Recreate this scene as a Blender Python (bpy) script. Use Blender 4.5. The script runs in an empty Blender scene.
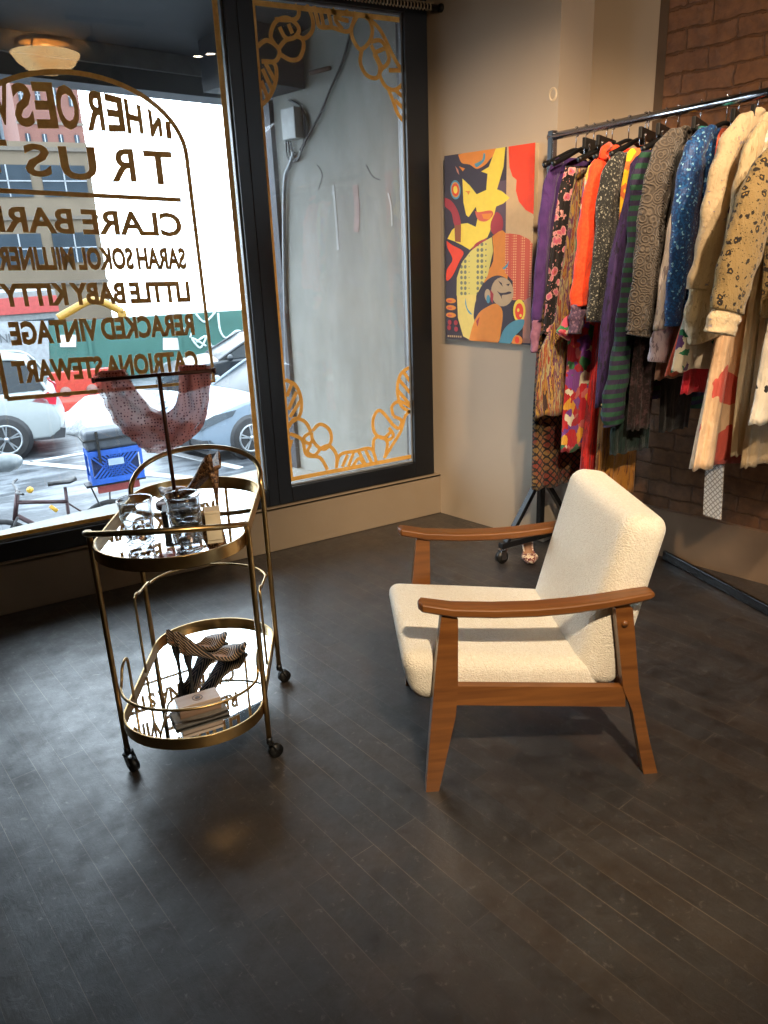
import bpy, math, random
from mathutils import Vector, Matrix
random.seed(7)
PI = math.pi
SC = bpy.context.scene
COL = SC.collection

# ------------------------------------------------------------------ camera
FPX, PITCH, ROLL, YAW, CH = 759.11, 0.335822, 0.0397338, 0.509228, 1.5
_f = Vector((math.sin(YAW)*math.cos(PITCH), math.cos(YAW)*math.cos(PITCH), -math.sin(PITCH)))
_r = Vector((math.cos(YAW), -math.sin(YAW), 0))
_d = _f.cross(_r)
CR = math.cos(ROLL)*_r + math.sin(ROLL)*_d
CD = -math.sin(ROLL)*_r + math.cos(ROLL)*_d
CF = _f
cam_data = bpy.data.cameras.new('camera')
cam = bpy.data.objects.new('camera', cam_data)
COL.objects.link(cam)
cam_data.sensor_fit = 'HORIZONTAL'
cam_data.sensor_width = 36
cam_data.lens = FPX/768*36
cam_data.clip_start = 0.05
cam_data.clip_end = 400
m = Matrix.Identity(4)
for i in range(3):
    m[i][0] = CR[i]; m[i][1] = -CD[i]; m[i][2] = -CF[i]
m[2][3] = CH
cam.matrix_world = m
SC.camera = cam

# ------------------------------------------------------------------ world, exposure, lights
SC.view_settings.view_transform = 'Standard'
SC.view_settings.look = 'None'
SC.view_settings.gamma = 1
SC.view_settings.use_curve_mapping = False
SC.view_settings.exposure = 0.65
SC.cycles.use_denoising = True
SC.cycles.max_bounces = 10
SC.cycles.transparent_max_bounces = 16
SC.cycles.sample_clamp_indirect = 6
SC.cycles.caustics_reflective = False
SC.cycles.caustics_refractive = False
W = bpy.data.worlds.new('world'); SC.world = W
W.use_nodes = True
bg = W.node_tree.nodes['Background']
bg.inputs[0].default_value = (0.74, 0.88, 1.0, 1)
bg.inputs[1].default_value = 5.5

def spot(loc, target, power, size, blend=0.5, col=(1.0, 0.70, 0.42), rad=0.04):
    l = bpy.data.lights.new('spot_light', 'SPOT')
    l.energy = power; l.spot_size = math.radians(size); l.spot_blend = blend
    l.color = col; l.shadow_soft_size = rad
    o = bpy.data.objects.new('spot_light', l); COL.objects.link(o)
    o.location = loc
    o.rotation_euler = (Vector(target)-Vector(loc)).to_track_quat('-Z', 'Y').to_euler()
    return o
WARM = (1.0, 0.74, 0.49)
spot((0.35, -0.55, 2.80), (1.35, 1.62, 0.40), 345, 44, 0.8, (1.0, 0.80, 0.55))
spot((1.9, -1.4, 2.80), (1.9, 0.2, 0.0), 36, 110, 1.0, (1.0, 0.72, 0.46), .1)  # unseen warm fill without a fixture, added to lift the ambient
spot((1.30, 1.25, 2.80), (2.42, 3.20, 1.12), 160, 56, 0.9, WARM)
spot((1.62, 0.35, 2.80), (2.42, 2.05, 1.10), 112, 60, 0.8, WARM)
spot((1.54, -0.10, 2.80), (2.75, 1.75, 1.75), 92, 70, 0.9, WARM)

# ------------------------------------------------------------------ helpers
def ray(px, py):
    return CR*((px-384)/FPX) + CD*((py-512)/FPX) + CF
def at_y(px, py, y):
    d = ray(px, py); return Vector((0, 0, CH)) + d*(y/d.y)
def at_z(px, py, z):
    d = ray(px, py); return Vector((0, 0, CH)) + d*((z-CH)/d.z)

class MB:
    """collects shapes into one mesh"""
    def __init__(s): s.v = []; s.f = []; s.sm = []; s.mi = []
    def add(s, vs, fs, smooth=False, mi=0):
        b = len(s.v); s.v += [Vector(p) for p in vs]
        for f in fs: s.f.append([b+i for i in f]); s.sm.append(smooth); s.mi.append(mi)
        return s
    def box(s, c, d, rz=0, M=None, mi=0):
        x, y, z = d[0]/2, d[1]/2, d[2]/2
        vs = [Vector((a, b, e)) for a in (-x, x) for b in (-y, y) for e in (-z, z)]
        R = M if M else Matrix.Rotation(rz, 3, 'Z')
        vs = [R @ p + Vector(c) for p in vs]
        return s.add(vs, [(0,1,3,2),(4,6,7,5),(0,4,5,1),(2,3,7,6),(0,2,6,4),(1,5,7,3)], False, mi)
    def bar(s, a, b, w, h, mi=0):
        a = Vector(a); b = Vector(b); d = (b-a); L = d.length; d.normalize()
        up = Vector((0,0,1)) if abs(d.z) < .99 else Vector((0,1,0))
        sd = up.cross(d).normalized(); u = d.cross(sd)
        M = Matrix((d, sd, u)).transposed()
        return s.box((a+b)/2, (L, w, h), M=M, mi=mi)
    def prism(s, poly, axis, a, b, mi=0, smooth=False):
        """poly of (p,q); extruded along axis from a to b; axis y: (p,q)=(x,z), axis z: (x,y), axis x: (y,z)"""
        n = len(poly)
        def P(p, q, t): return {'y': (p, t, q), 'z': (p, q, t), 'x': (t, p, q)}[axis]
        vs = [P(p, q, a) for p, q in poly] + [P(p, q, b) for p, q in poly]
        fs = [tuple(range(n-1, -1, -1)), tuple(range(n, 2*n))]
        s.add(vs, fs, False, mi)
        return s.add(vs, [(i, (i+1) % n, n+(i+1) % n, n+i) for i in range(n)], smooth, mi)
    def loft(s, rings, closed=True, caps=True, smooth=True, mi=0):
        n = len(rings[0]); vs = [p for r in rings for p in r]; fs = []
        for k in range(len(rings)-1):
            for i in range(n if closed else n-1):
                j = (i+1) % n
                fs.append((k*n+i, k*n+j, (k+1)*n+j, (k+1)*n+i))
        if caps and closed:
            fs.append(tuple(range(n-1, -1, -1)))
            fs.append(tuple((len(rings)-1)*n+i for i in range(n)))
        return s.add(vs, fs, smooth, mi)
    def tube(s, pts, r, seg=8, closed=False, mi=0, flat=1.0):
        pts = [Vector(p) for p in pts]; n = len(pts)
        rs = r if isinstance(r, (list, tuple)) else [r]*n
        def tan(i):
            a = pts[(i-1) % n] if (closed or i > 0) else pts[i]
            b = pts[(i+1) % n] if (closed or i < n-1) else pts[i]
            t = b-a
            return t.normalized() if t.length > 1e-9 else Vector((0,0,1))
        t0 = tan(0)
        nrm = t0.cross(Vector((0,0,1)))
        if nrm.length < 1e-3: nrm = t0.cross(Vector((0,1,0)))
        nrm.normalize(); rings = []
        for i in range(n):
            t = tan(i); nrm = (nrm - t*nrm.dot(t))
            if nrm.length < 1e-6: nrm = t.orthogonal()
            nrm.normalize(); b = t.cross(nrm)
            rings.append([pts[i] + (nrm*math.cos(2*PI*k/seg) + b*math.sin(2*PI*k/seg)*flat)*rs[i] for k in range(seg)])
        if closed: rings.append(rings[0])
        return s.loft(rings, caps=not closed, mi=mi)
    def cyl(s, a, b, r, seg=16, mi=0, r2=None): return s.tube([a, b], [r, r if r2 is None else r2], seg, mi=mi)
    def lathe(s, prof, c=(0,0,0), seg=24, mi=0, axis='z'):
        c = Vector(c); rings = []
        for r, z in prof:
            ring = []
            for k in range(seg):
                a = 2*PI*k/seg; p = (r*math.cos(a), r*math.sin(a), z)
                if axis == 'y': p = (p[0], p[2], p[1])
                if axis == 'x': p = (p[2], p[0], p[1])
                ring.append(c + Vector(p))
            rings.append(ring)
        return s.loft(rings, mi=mi)
    def ball(s, c, r, seg=12, sc=(1,1,1), mi=0):
        rings = []
        for j in range(1, seg):
            a = PI*j/seg
            rings.append([Vector((c[0]+r*sc[0]*math.sin(a)*math.cos(2*PI*k/seg), c[1]+r*sc[1]*math.sin(a)*math.sin(2*PI*k/seg), c[2]-r*sc[2]*math.cos(a))) for k in range(seg)])
        return s.loft(rings, mi=mi)
    def xf(s, M):
        s.v = [M @ p for p in s.v]; return s
    def build(s, name, mat, parent=None, world=False, bevel=0, seg=2, sub=0, label=None):
        me = bpy.data.meshes.new(name)
        vs = s.v
        if world and parent is not None:
            inv = (Matrix.Translation(parent.location) @ parent.rotation_euler.to_matrix().to_4x4()).inverted()
            vs = [inv @ p for p in vs]
        me.from_pydata([tuple(p) for p in vs], [], s.f)
        me.polygons.foreach_set('use_smooth', s.sm)
        mats = mat if isinstance(mat, (list, tuple)) else [mat]
        for x in mats: me.materials.append(x)
        me.polygons.foreach_set('material_index', s.mi)
        import bmesh
        bm = bmesh.new(); bm.from_mesh(me)
        bmesh.ops.recalc_face_normals(bm, faces=bm.faces); bm.to_mesh(me); bm.free()
        me.update()
        o = bpy.data.objects.new(name, me); COL.objects.link(o)
        if parent is not None: o.parent = parent
        if bevel:
            b = o.modifiers.new('bevel', 'BEVEL'); b.width = bevel; b.segments = seg; b.limit_method = 'ANGLE'; b.angle_limit = math.radians(35)
            me.polygons.foreach_set('use_smooth', [True]*len(me.polygons)); b.harden_normals = True
        if sub:
            b = o.modifiers.new('sub', 'SUBSURF'); b.levels = sub; b.render_levels = sub
        if label: o['label'] = label
        return o

def rounded(prof, s0, s1, r, crown=0.0, n=26):
    """cushion: rounded box bent to the profile prof (front-bottom, front-top, rear-top, rear-bottom) between sides s0..s1"""
    f0, f1, f2, f3 = [Vector((a, 0, c)) for a, c in prof]
    A = ((f0-f3).length+(f1-f2).length)/2; B = abs(s1-s0); C_ = ((f1-f0).length+(f2-f3).length)/2
    H = (A/2, B/2, C_/2); mb = MB()
    def mp(p):
        q = [max(-(h-r), min(h-r, v)) for v, h in zip(p, H)]
        d = Vector([v-w for v, w in zip(p, q)])
        if d.length > 1e-9: d = d.normalized()*r
        x, y, z = [w+e for w, e in zip(q, d)]
        u = x/A+.5; v = y/B+.5; w = z/C_+.5
        bulge = crown*(1-(2*u-1)**2)*(1-(2*v-1)**2)
        e_ = crown*(1-(2*u-1)**2)*(2*v-1)*(1-(2*w-1)**2)*.6
        lo = f3.lerp(f0, u); hi = f2.lerp(f1, u); P_ = lo.lerp(hi, w); nrm = (hi-lo).normalized()
        P_ = P_ + nrm*bulge*(2*w-1)
        return Vector((P_.x, lerp(s0, s1, v)+e_*(1 if s1 > s0 else -1), P_.z))
    # non-uniform parameter so corners stay round
    def par(h):
        g = [-h + r*(1-math.cos(PI/2*i/6)) for i in range(7)]
        k = [lerp(-h+r, h-r, i/8) for i in range(1, 8)]
        return g + k + [-x for x in reversed(g)]
    G_ = [par(h) for h in H]
    for ax in range(3):
        o1, o2 = (ax+1) % 3, (ax+2) % 3
        for s in (-1, 1):
            vs = []; n1, n2 = len(G_[o1]), len(G_[o2])
            for a in G_[o1]:
                for c in G_[o2]:
                    p = [0, 0, 0]; p[ax] = s*H[ax]; p[o1] = a; p[o2] = c
                    vs.append(mp(p))
            fs = [(i*n2+j, i*n2+j+1, (i+1)*n2+j+1, (i+1)*n2+j) for i in range(n1-1) for j in range(n2-1)]
            mb.add(vs, fs, True)
    return mb
def weld(o, d=1e-4):
    import bmesh
    bm = bmesh.new(); bm.from_mesh(o.data); bmesh.ops.remove_doubles(bm, verts=bm.verts, dist=d); bmesh.ops.recalc_face_normals(bm, faces=bm.faces); bm.to_mesh(o.data); bm.free(); o.data.update()
def thing(name, label, cat, loc=(0,0,0), rz=0, group=None):
    o = bpy.data.objects.new(name, None); COL.objects.link(o)
    o.empty_display_size = 0.1
    o.location = loc; o.rotation_euler = (0, 0, rz)
    o['label'] = label; o['category'] = cat
    if group: o['group'] = group
    return o
def tag(o, label, cat, group=None, kind=None):
    o['label'] = label; o['category'] = cat
    if group: o['group'] = group
    if kind: o['kind'] = kind
    return o
def struct(o, label=None, cat=None):
    o['kind'] = 'structure'
    if label: o['label'] = label
    if cat: o['category'] = cat
    return o
def dup(o, parent=None):
    c = o.copy(); COL.objects.link(c); c.parent = parent
    for ch in list(o.children): dup(ch, c)
    return c

def lerp(a, b, t): return a+(b-a)*t
def catmull(pts, n=8):
    pts = [Vector(p) for p in pts]; out = []
    for i in range(len(pts)-1):
        p0 = pts[max(i-1, 0)]; p1 = pts[i]; p2 = pts[i+1]; p3 = pts[min(i+2, len(pts)-1)]
        for k in range(n):
            t = k/n
            out.append(0.5*((2*p1)+(p2-p0)*t+(2*p0-5*p1+4*p2-p3)*t*t+(3*p1-p0-3*p2+p3)*t**3))
    out.append(pts[-1]); return out

# ------------------------------------------------------------------ materials
def srgb(r, g, b):
    f = lambda c: (c/255/12.92) if c/255 <= .04045 else ((c/255+.055)/1.055)**2.4
    return (f(r), f(g), f(b), 1)
class NT:
    def __init__(s, name):
        s.m = bpy.data.materials.new(name); s.m.use_nodes = True
        s.t = s.m.node_tree; s.p = s.t.nodes['Principled BSDF']; s.out = s.t.nodes['Material Output']
    def n(s, typ, **kw):
        x = s.t.nodes.new('ShaderNode'+typ)
        for k, v in kw.items():
            if k[0] == '_':
                key = k[1:].replace('_', ' ')
                s.set(x, key, v)
            else: setattr(x, k, v)
        return x
    def set(s, x, key, v):
        i = x.inputs[int(key)] if key.isdigit() else x.inputs[key]
        if isinstance(v, bpy.types.NodeSocket): s.t.links.new(v, i)
        else: i.default_value = v
    def P(s, **kw):
        for k, v in kw.items(): s.set(s.p, k.replace('_', ' '), v)
    def coord(s, scale=(1,1,1), rz=0, rot=None):
        c = s.n('TexCoord'); mp = s.n('Mapping')
        s.t.links.new(c.outputs['Object'], mp.inputs[0])
        mp.inputs['Scale'].default_value = scale
        mp.inputs['Rotation'].default_value = rot if rot else (0, 0, rz)
        return mp.outputs[0]
    def noise(s, co, scale, detail=3, rough=.5, dist=0):
        x = s.n('TexNoise'); s.t.links.new(co, x.inputs['Vector'])
        x.inputs['Scale'].default_value = scale; x.inputs['Detail'].default_value = detail
        x.inputs['Roughness'].default_value = rough; x.inputs['Distortion'].default_value = dist
        return x
    def ramp(s, fac, stops, interp='LINEAR'):
        x = s.n('ValToRGB'); s.t.links.new(fac, x.inputs[0]); x.color_ramp.interpolation = interp
        e = x.color_ramp.elements
        while len(e) < len(stops): e.new(0.5)
        for k, (p, c) in enumerate(stops):
            e[k].position = p; e[k].color = c if len(c) == 4 else (*c, 1)
        return x.outputs[0]
    def mix(s, fac, a, b, typ='MIX'):
        x = s.n('Mix', data_type='RGBA', blend_type=typ)
        for i, v in ((0, fac), (6, a), (7, b)):
            if isinstance(v, bpy.types.NodeSocket): s.t.links.new(v, x.inputs[i])
            else: x.inputs[i].default_value = v
        return x.outputs[2]
    def math(s, op, a, b=0.0, clamp=False):
        x = s.n('Math', operation=op, use_clamp=clamp)
        for i, v in ((0, a), (1, b)):
            if isinstance(v, bpy.types.NodeSocket): s.t.links.new(v, x.inputs[i])
            else: x.inputs[i].default_value = v
        return x.outputs[0]
    def bump(s, h, strength=.3, dist=.01):
        x = s.n('Bump'); s.t.links.new(h, x.inputs['Height'])
        x.inputs['Strength'].default_value = strength; x.inputs['Distance'].default_value = dist
        s.t.links.new(x.outputs[0], s.p.inputs['Normal']); return x
def simple(name, col, rough=.5, metal=0, var=.15, bscale=0, bump=0, spec=.5, nscale=12):
    k = NT(name); co = k.coord()
    nz = k.noise(co, nscale, 4)
    c2 = tuple(max(0, x*(1-var)) for x in col[:3])+(1,); c1 = tuple(min(1, x*(1+var)) for x in col[:3])+(1,)
    k.P(Base_Color=k.ramp(nz.outputs[0], [(.3, c2), (.7, c1)]), Roughness=rough, Metallic=metal)
    k.p.inputs['Specular IOR Level'].default_value = spec
    if bump:
        b = k.noise(co, bscale or 60, 3); k.bump(b.outputs[0], bump, .004)
    return k.m

def m_floor():
    k = NT('dark_stained_boards'); co = k.coord(rz=0)
    mp = k.n('Mapping'); c = k.n('TexCoord'); k.t.links.new(c.outputs['Object'], mp.inputs[0])
    mp.inputs['Rotation'].default_value = (0, 0, math.radians(-99.5+180))
    br = k.n('TexBrick'); k.t.links.new(mp.outputs[0], br.inputs['Vector'])
    br.offset = .37; br.inputs['Scale'].default_value = 1
    br.inputs['Brick Width'].default_value = .95; br.inputs['Row Height'].default_value = .074
    br.inputs['Mortar Size'].default_value = .0011; br.inputs['Mortar Smooth'].default_value = .1
    br.inputs['Color1'].default_value = (0, 0, 0, 1); br.inputs['Color2'].default_value = (1, 1, 1, 1); br.inputs['Mortar'].default_value = (.5, .5, .5, 1)
    mp2 = k.n('Mapping'); k.t.links.new(mp.outputs[0], mp2.inputs[0]); mp2.inputs['Scale'].default_value = (2.5, 40, 1)
    grain = k.noise(mp2.outputs[0], 1.0, 5, .6)
    wear = k.noise(co, 2.2, 6, .65); fine = k.noise(co, 38, 5, .7, .6)
    base = k.ramp(br.outputs[0], [(0, srgb(34, 33, 34)), (.55, srgb(41, 37, 36)), (1, srgb(54, 45, 38))])
    base = k.mix(k.math('MULTIPLY', grain.outputs[0], .7), base, srgb(27, 25, 25))
    base = k.mix(k.ramp(wear.outputs[0], [(.52, (0,0,0)), (.75, (.5,.5,.5))]), base, srgb(66, 52, 42))
    spk = k.ramp(fine.outputs[0], [(.60, (0,0,0)), (.72, (.6,.6,.6))])
    base = k.mix(spk, base, srgb(105, 98, 92))
    seamn = k.noise(co, 1.7, 3)
    seam = k.math('MULTIPLY', br.outputs['Fac'], k.ramp(seamn.outputs[0], [(.42, (.05,.05,.05)), (.66, (.6,.6,.6))]))
    base = k.mix(seam, base, srgb(124, 108, 92))
    rg = k.ramp(k.noise(co, 7, 7, .78).outputs[0], [(.35, (.38,)*3), (.65, (.72,)*3)])
    k.P(Base_Color=base, Roughness=rg)
    k.p.inputs['Specular IOR Level'].default_value = 1.0
    k.p.inputs['Coat Weight'].default_value = .5; k.p.inputs['Coat Roughness'].default_value = .27
    h = k.math('ADD', k.math('MULTIPLY', grain.outputs[0], .45), k.math('MULTIPLY', k.noise(co, 22, 6, .75, .8).outputs[0], 1.0))
    h = k.math('ADD', h, k.math('MULTIPLY', br.outputs[0], .25))
    h = k.math('SUBTRACT', h, k.math('MULTIPLY', br.outputs['Fac'], .8))
    k.bump(h, .30, .006)
    return k.m
M_FLOOR = m_floor()
M_WALL = simple('beige_paint', srgb(186, 170, 150), .62, var=.03, bscale=9, bump=.25, nscale=3)
M_SILL = simple('beige_sill_paint', srgb(142, 126, 106), .45, var=.05, bscale=14, bump=.4, nscale=5)
M_CEIL = simple('ceiling_paint', srgb(120, 112, 104), .8, var=.04)
M_DARKW = simple('back_wall_paint', srgb(96, 82, 70), .8, var=.05)
M_FRAME = simple('black_frame_paint', srgb(13, 15, 20), .35, var=.1)
M_FRAME2 = simple('grey_gasket', srgb(120, 124, 128), .4, var=.1)
M_BLACK = simple('black_plastic', srgb(9, 9, 10), .45, var=.1)
M_BLKMETAL = simple('black_metal', srgb(26, 26, 28), .35, .4, var=.1)
M_CHROME = simple('chrome', srgb(190, 190, 195), .16, 1, var=.05)
M_BRASS = simple('brushed_brass', srgb(186, 154, 104), .30, 1, var=.12, nscale=30)
M_GOLD = None

def m_gold():
    k = NT('gold_leaf_paint'); co = k.coord(); n = k.noise(co, 22, 6, .65)
    k.P(Base_Color=k.ramp(n.outputs[0], [(.3, srgb(214, 156, 66)), (.7, srgb(246, 196, 104))]), Roughness=.5, Metallic=.15)
    return k.m
M_GOLD = m_gold()

def m_glass(name, tint=(1,1,1,1), haze=0.0):
    k = NT(name); t = k.t; t.nodes.remove(k.p)
    tr = k.n('BsdfTransparent'); tr.inputs[0].default_value = tint
    gl = k.n('BsdfGlossy'); gl.inputs['Roughness'].default_value = 0.0
    g = k.n('NewGeometry'); dt = k.n('VectorMath', operation='DOT_PRODUCT')
    t.links.new(g.outputs['Normal'], dt.inputs[0]); t.links.new(g.outputs['Incoming'], dt.inputs[1])
    a = k.math('ABSOLUTE', dt.outputs['Value']); b = k.math('SUBTRACT', 1.0, a, True)
    p5 = k.math('POWER', b, 5.0)
    f = k.math('ADD', k.math('MULTIPLY', p5, .9), .04, True)
    mx = k.n('MixShader'); t.links.new(f, mx.inputs[0]); t.links.new(tr.outputs[0], mx.inputs[1]); t.links.new(gl.outputs[0], mx.inputs[2])
    last = mx
    if haze:
        df = k.n('BsdfDiffuse'); df.inputs[0].default_value = (.8, .82, .85, 1)
        co = k.coord(); nz = k.noise(co, 3, 6, .7)
        m2 = k.n('MixShader'); t.links.new(k.math('MULTIPLY', nz.outputs[0], haze), m2.inputs[0])
        t.links.new(mx.outputs[0], m2.inputs[1]); t.links.new(df.outputs[0], m2.inputs[2]); last = m2
    t.links.new(last.outputs[0], k.out.inputs[0])
    return k.m
M_GLASS = m_glass('window_glass', (.985, .99, .99, 1))
M_GLASS2 = m_glass('dusty_window_glass', (.97, .98, .985, 1), .10)

def m_brick():
    k = NT('brown_painted_brick'); c = k.n('TexCoord')
    br = k.n('TexBrick'); k.t.links.new(c.outputs['UV'], br.inputs['Vector']); co = k.coord()
    nd = k.noise(co, 6, 5, .7)
    v = k.n('VectorMath', operation='SCALE'); k.t.links.new(nd.outputs['Color'], v.inputs[0]); v.inputs['Scale'].default_value = .05
    ad = k.n('VectorMath', operation='ADD'); k.t.links.new(c.outputs['UV'], ad.inputs[0]); k.t.links.new(v.outputs[0], ad.inputs[1])
    k.t.links.new(ad.outputs[0], br.inputs['Vector'])
    br.inputs['Scale'].default_value = 1; br.inputs['Brick Width'].default_value = .215; br.inputs['Row Height'].default_value = .080
    br.inputs['Mortar Size'].default_value = .006; br.inputs['Mortar Smooth'].default_value = .6
    br.inputs['Color1'].default_value = (.35,.35,.35,1); br.inputs['Color2'].default_value = (1,1,1,1)
    n2 = k.noise(co, 18, 6, .7)
    base = k.ramp(n2.outputs[0], [(.3, srgb(100, 68, 44)), (.7, srgb(146, 102, 66))])
    base = k.mix(k.math('MULTIPLY', br.outputs['Fac'], .35), base, srgb(70, 46, 30))
    k.P(Base_Color=base, Roughness=.38)
    h = k.math('SUBTRACT', k.math('MULTIPLY', n2.outputs[0], .7), br.outputs['Fac'])
    h = k.math('ADD', h, k.math('MULTIPLY', k.noise(co, 7, 4).outputs[0], .9))
    k.bump(h, .85, .014)
    return k.m
M_BRICK = m_brick()

def m_wood(name='walnut_stained_wood', a=(134, 84, 40), b=(98, 58, 27), sc=(3, 45, 45)):
    k = NT(name); co = k.coord(sc); n = k.noise(co, 1, 5, .6, .4)
    k.P(Base_Color=k.ramp(n.outputs[0], [(.3, srgb(*b)), (.7, srgb(*a))]), Roughness=.34)
    k.bump(n.outputs[0], .08, .002)
    return k.m
M_WOOD = m_wood()

def m_boucle():
    k = NT('cream_boucle'); co = k.coord()
    v = k.n('TexVoronoi'); k.t.links.new(co, v.inputs['Vector']); v.inputs['Scale'].default_value = 210
    n = k.noise(co, 130, 4, .7, 1.2)
    k.P(Base_Color=k.ramp(n.outputs[0], [(.3, srgb(226, 214, 194)), (.65, srgb(246, 238, 222))]), Roughness=.95)
    k.p.inputs['Sheen Weight'].default_value = .3
    h = k.math('ADD', k.math('MULTIPLY', v.outputs['Distance'], -1.0), n.outputs[0]); k.bump(h, .7, .004)
    return k.m
M_BOUCLE = m_boucle()
M_MIRROR = simple('mirror', (.86, .87, .86), .02, 1, var=0)
M_CLEAR = NT('clear_glass'); M_CLEAR.P(Base_Color=(1,1,1,1), Roughness=.0, IOR=1.45); M_CLEAR.p.inputs['Transmission Weight'].default_value = 1; M_CLEAR = M_CLEAR.m
def m_cutglass():
    k = NT('cut_glass'); co = k.coord(); v = k.n('TexVoronoi'); k.t.links.new(co, v.inputs['Vector']); v.inputs['Scale'].default_value = 55
    k.P(Base_Color=(1,1,1,1), Roughness=.02, IOR=1.45); k.p.inputs['Transmission Weight'].default_value = 1
    k.bump(v.outputs['Distance'], .5, .006); return k.m
M_CUT = m_cutglass()
def emis(name, col, st):
    k = NT(name); k.P(Base_Color=(1,1,1,1)); k.p.inputs['Emission Color'].default_value = (*col, 1); k.p.inputs['Emission Strength'].default_value = st; return k.m

# ---- cloth patterns
def cloth(name, kind='solid', cols=None, scale=30, rough=.85, stretch=(1,1,1), metal=0, sheen=.2, bump=.25, bscale=250, thr=.5):
    k = NT(name); co = k.coord(stretch)
    C = [srgb(*c) for c in cols]
    hgt = None
    if kind == 'solid':
        n = k.noise(co, scale, 3); col = k.ramp(n.outputs[0], [(.35, C[0]), (.65, C[-1])])
    elif kind == 'cells':
        d = k.noise(co, scale*.7, 3); mv = k.n('VectorMath', operation='SCALE'); k.t.links.new(d.outputs['Color'], mv.inputs[0]); mv.inputs['Scale'].default_value = .6/scale*3
        ad = k.n('VectorMath', operation='ADD'); k.t.links.new(co, ad.inputs[0]); k.t.links.new(mv.outputs[0], ad.inputs[1])
        v = k.n('TexVoronoi'); k.t.links.new(ad.outputs[0], v.inputs['Vector']); v.inputs['Scale'].default_value = scale
        sep = k.n('SeparateColor'); k.t.links.new(v.outputs['Color'], sep.inputs[0])
        col = k.ramp(sep.outputs[0], [(i/len(C), c) for i, c in enumerate(C)], 'CONSTANT')
    elif kind == 'flower':
        d = k.noise(co, scale*1.6, 2); mv = k.n('VectorMath', operation='SCALE'); k.t.links.new(d.outputs['Color'], mv.inputs[0]); mv.inputs['Scale'].default_value = .7/scale
        ad = k.n('VectorMath', operation='ADD'); k.t.links.new(co, ad.inputs[0]); k.t.links.new(mv.outputs[0], ad.inputs[1])
        v = k.n('TexVoronoi'); k.t.links.new(ad.outputs[0], v.inputs['Vector']); v.inputs['Scale'].default_value = scale
        v2 = k.n('TexVoronoi'); k.t.links.new(ad.outputs[0], v2.inputs['Vector']); v2.inputs['Scale'].default_value = scale*2.7
        petal = k.ramp(v.outputs['Distance'], [(0, C[3] if len(C) > 3 else C[1]), (.14, C[1]), (.3, C[2])], 'CONSTANT')
        msk = k.ramp(v.outputs['Distance'], [(0, (1,1,1)), (thr, (0,0,0))], 'CONSTANT')
        small = k.ramp(v2.outputs['Distance'], [(0, C[2]), (.2, C[0])], 'CONSTANT')
        col = k.mix(msk, small, petal)
    elif kind == 'stripes':
        w = k.n('TexWave', wave_type='BANDS', bands_direction='Z'); k.t.links.new(co, w.inputs['Vector'])
        w.inputs['Scale'].default_value = scale; w.inputs['Distortion'].default_value = 1.2; w.inputs['Detail'].default_value = 1; w.inputs['Detail Scale'].default_value = .5
        col = k.ramp(w.outputs[0], [(i/len(C), c) for i, c in enumerate(C)], 'CONSTANT')
    elif kind == 'vstripes':
        n = k.noise(co, scale, 4, .6, .4)
        col = k.ramp(n.outputs[0], [(.25+.5*i/len(C), c) for i, c in enumerate(C)], 'CONSTANT')
    elif kind == 'lattice':
        w1 = k.n('TexWave', bands_direction='DIAGONAL'); k.t.links.new(co, w1.inputs['Vector']); w1.inputs['Scale'].default_value = scale; w1.inputs['Distortion'].default_value = .5
        c2 = k.coord((1, 1, -1)); w2 = k.n('TexWave', bands_direction='DIAGONAL'); k.t.links.new(c2, w2.inputs['Vector']); w2.inputs['Scale'].default_value = scale; w2.inputs['Distortion'].default_value = .5
        mx = k.math('MAXIMUM', w1.outputs[0], w2.outputs[0]); n = k.noise(co, 14, 2)
        under = k.ramp(n.outputs[0], [(.4, C[1]), (.6, C[2])])
        col = k.mix(k.ramp(mx, [(.80, (0,0,0)), (.86, (1,1,1))]), under, C[0])
    elif kind == 'speckle':
        n = k.noise(co, scale, 2, .8); col = k.ramp(n.outputs[0], [(0, C[0]), (thr, C[1])] + ([(thr+.08, C[2])] if len(C) > 2 else []), 'CONSTANT'); hgt = n.outputs[0]
    elif kind == 'embroid':
        v = k.n('TexVoronoi'); k.t.links.new(co, v.inputs['Vector']); v.inputs['Scale'].default_value = scale
        s_ = k.math('SINE', k.math('MULTIPLY', v.outputs['Distance'], 26.0))
        n = k.noise(co, scale*2.5, 3); hgt = k.math('ADD', s_, n.outputs[0])
        col = k.ramp(s_, [(.0, C[0]), (.7, C[1])])
    elif kind == 'sequin':
        v = k.n('TexVoronoi'); k.t.links.new(co, v.inputs['Vector']); v.inputs['Scale'].default_value = scale
        sep = k.n('SeparateColor'); k.t.links.new(v.outputs['Color'], sep.inputs[0])
        col = k.ramp(sep.outputs[0], [(0, C[0]), (.6, C[1]), (.93, C[2])], 'CONSTANT'); hgt = sep.outputs[1]
    k.P(Base_Color=col, Roughness=rough, Metallic=metal)
    k.p.inputs['Sheen Weight'].default_value = sheen
    if hgt is None: hgt = k.noise(co, bscale, 2).outputs[0]
    bn = k.bump(hgt, bump, .004)
    wr = k.noise(k.coord((1, 1, .38)), 17, 4, .6, .6); b2 = k.n('Bump'); k.t.links.new(wr.outputs[0], b2.inputs['Height'])
    b2.inputs['Strength'].default_value = .75; b2.inputs['Distance'].default_value = .022; k.t.links.new(b2.outputs[0], bn.inputs['Normal'])
    return k.m
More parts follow.
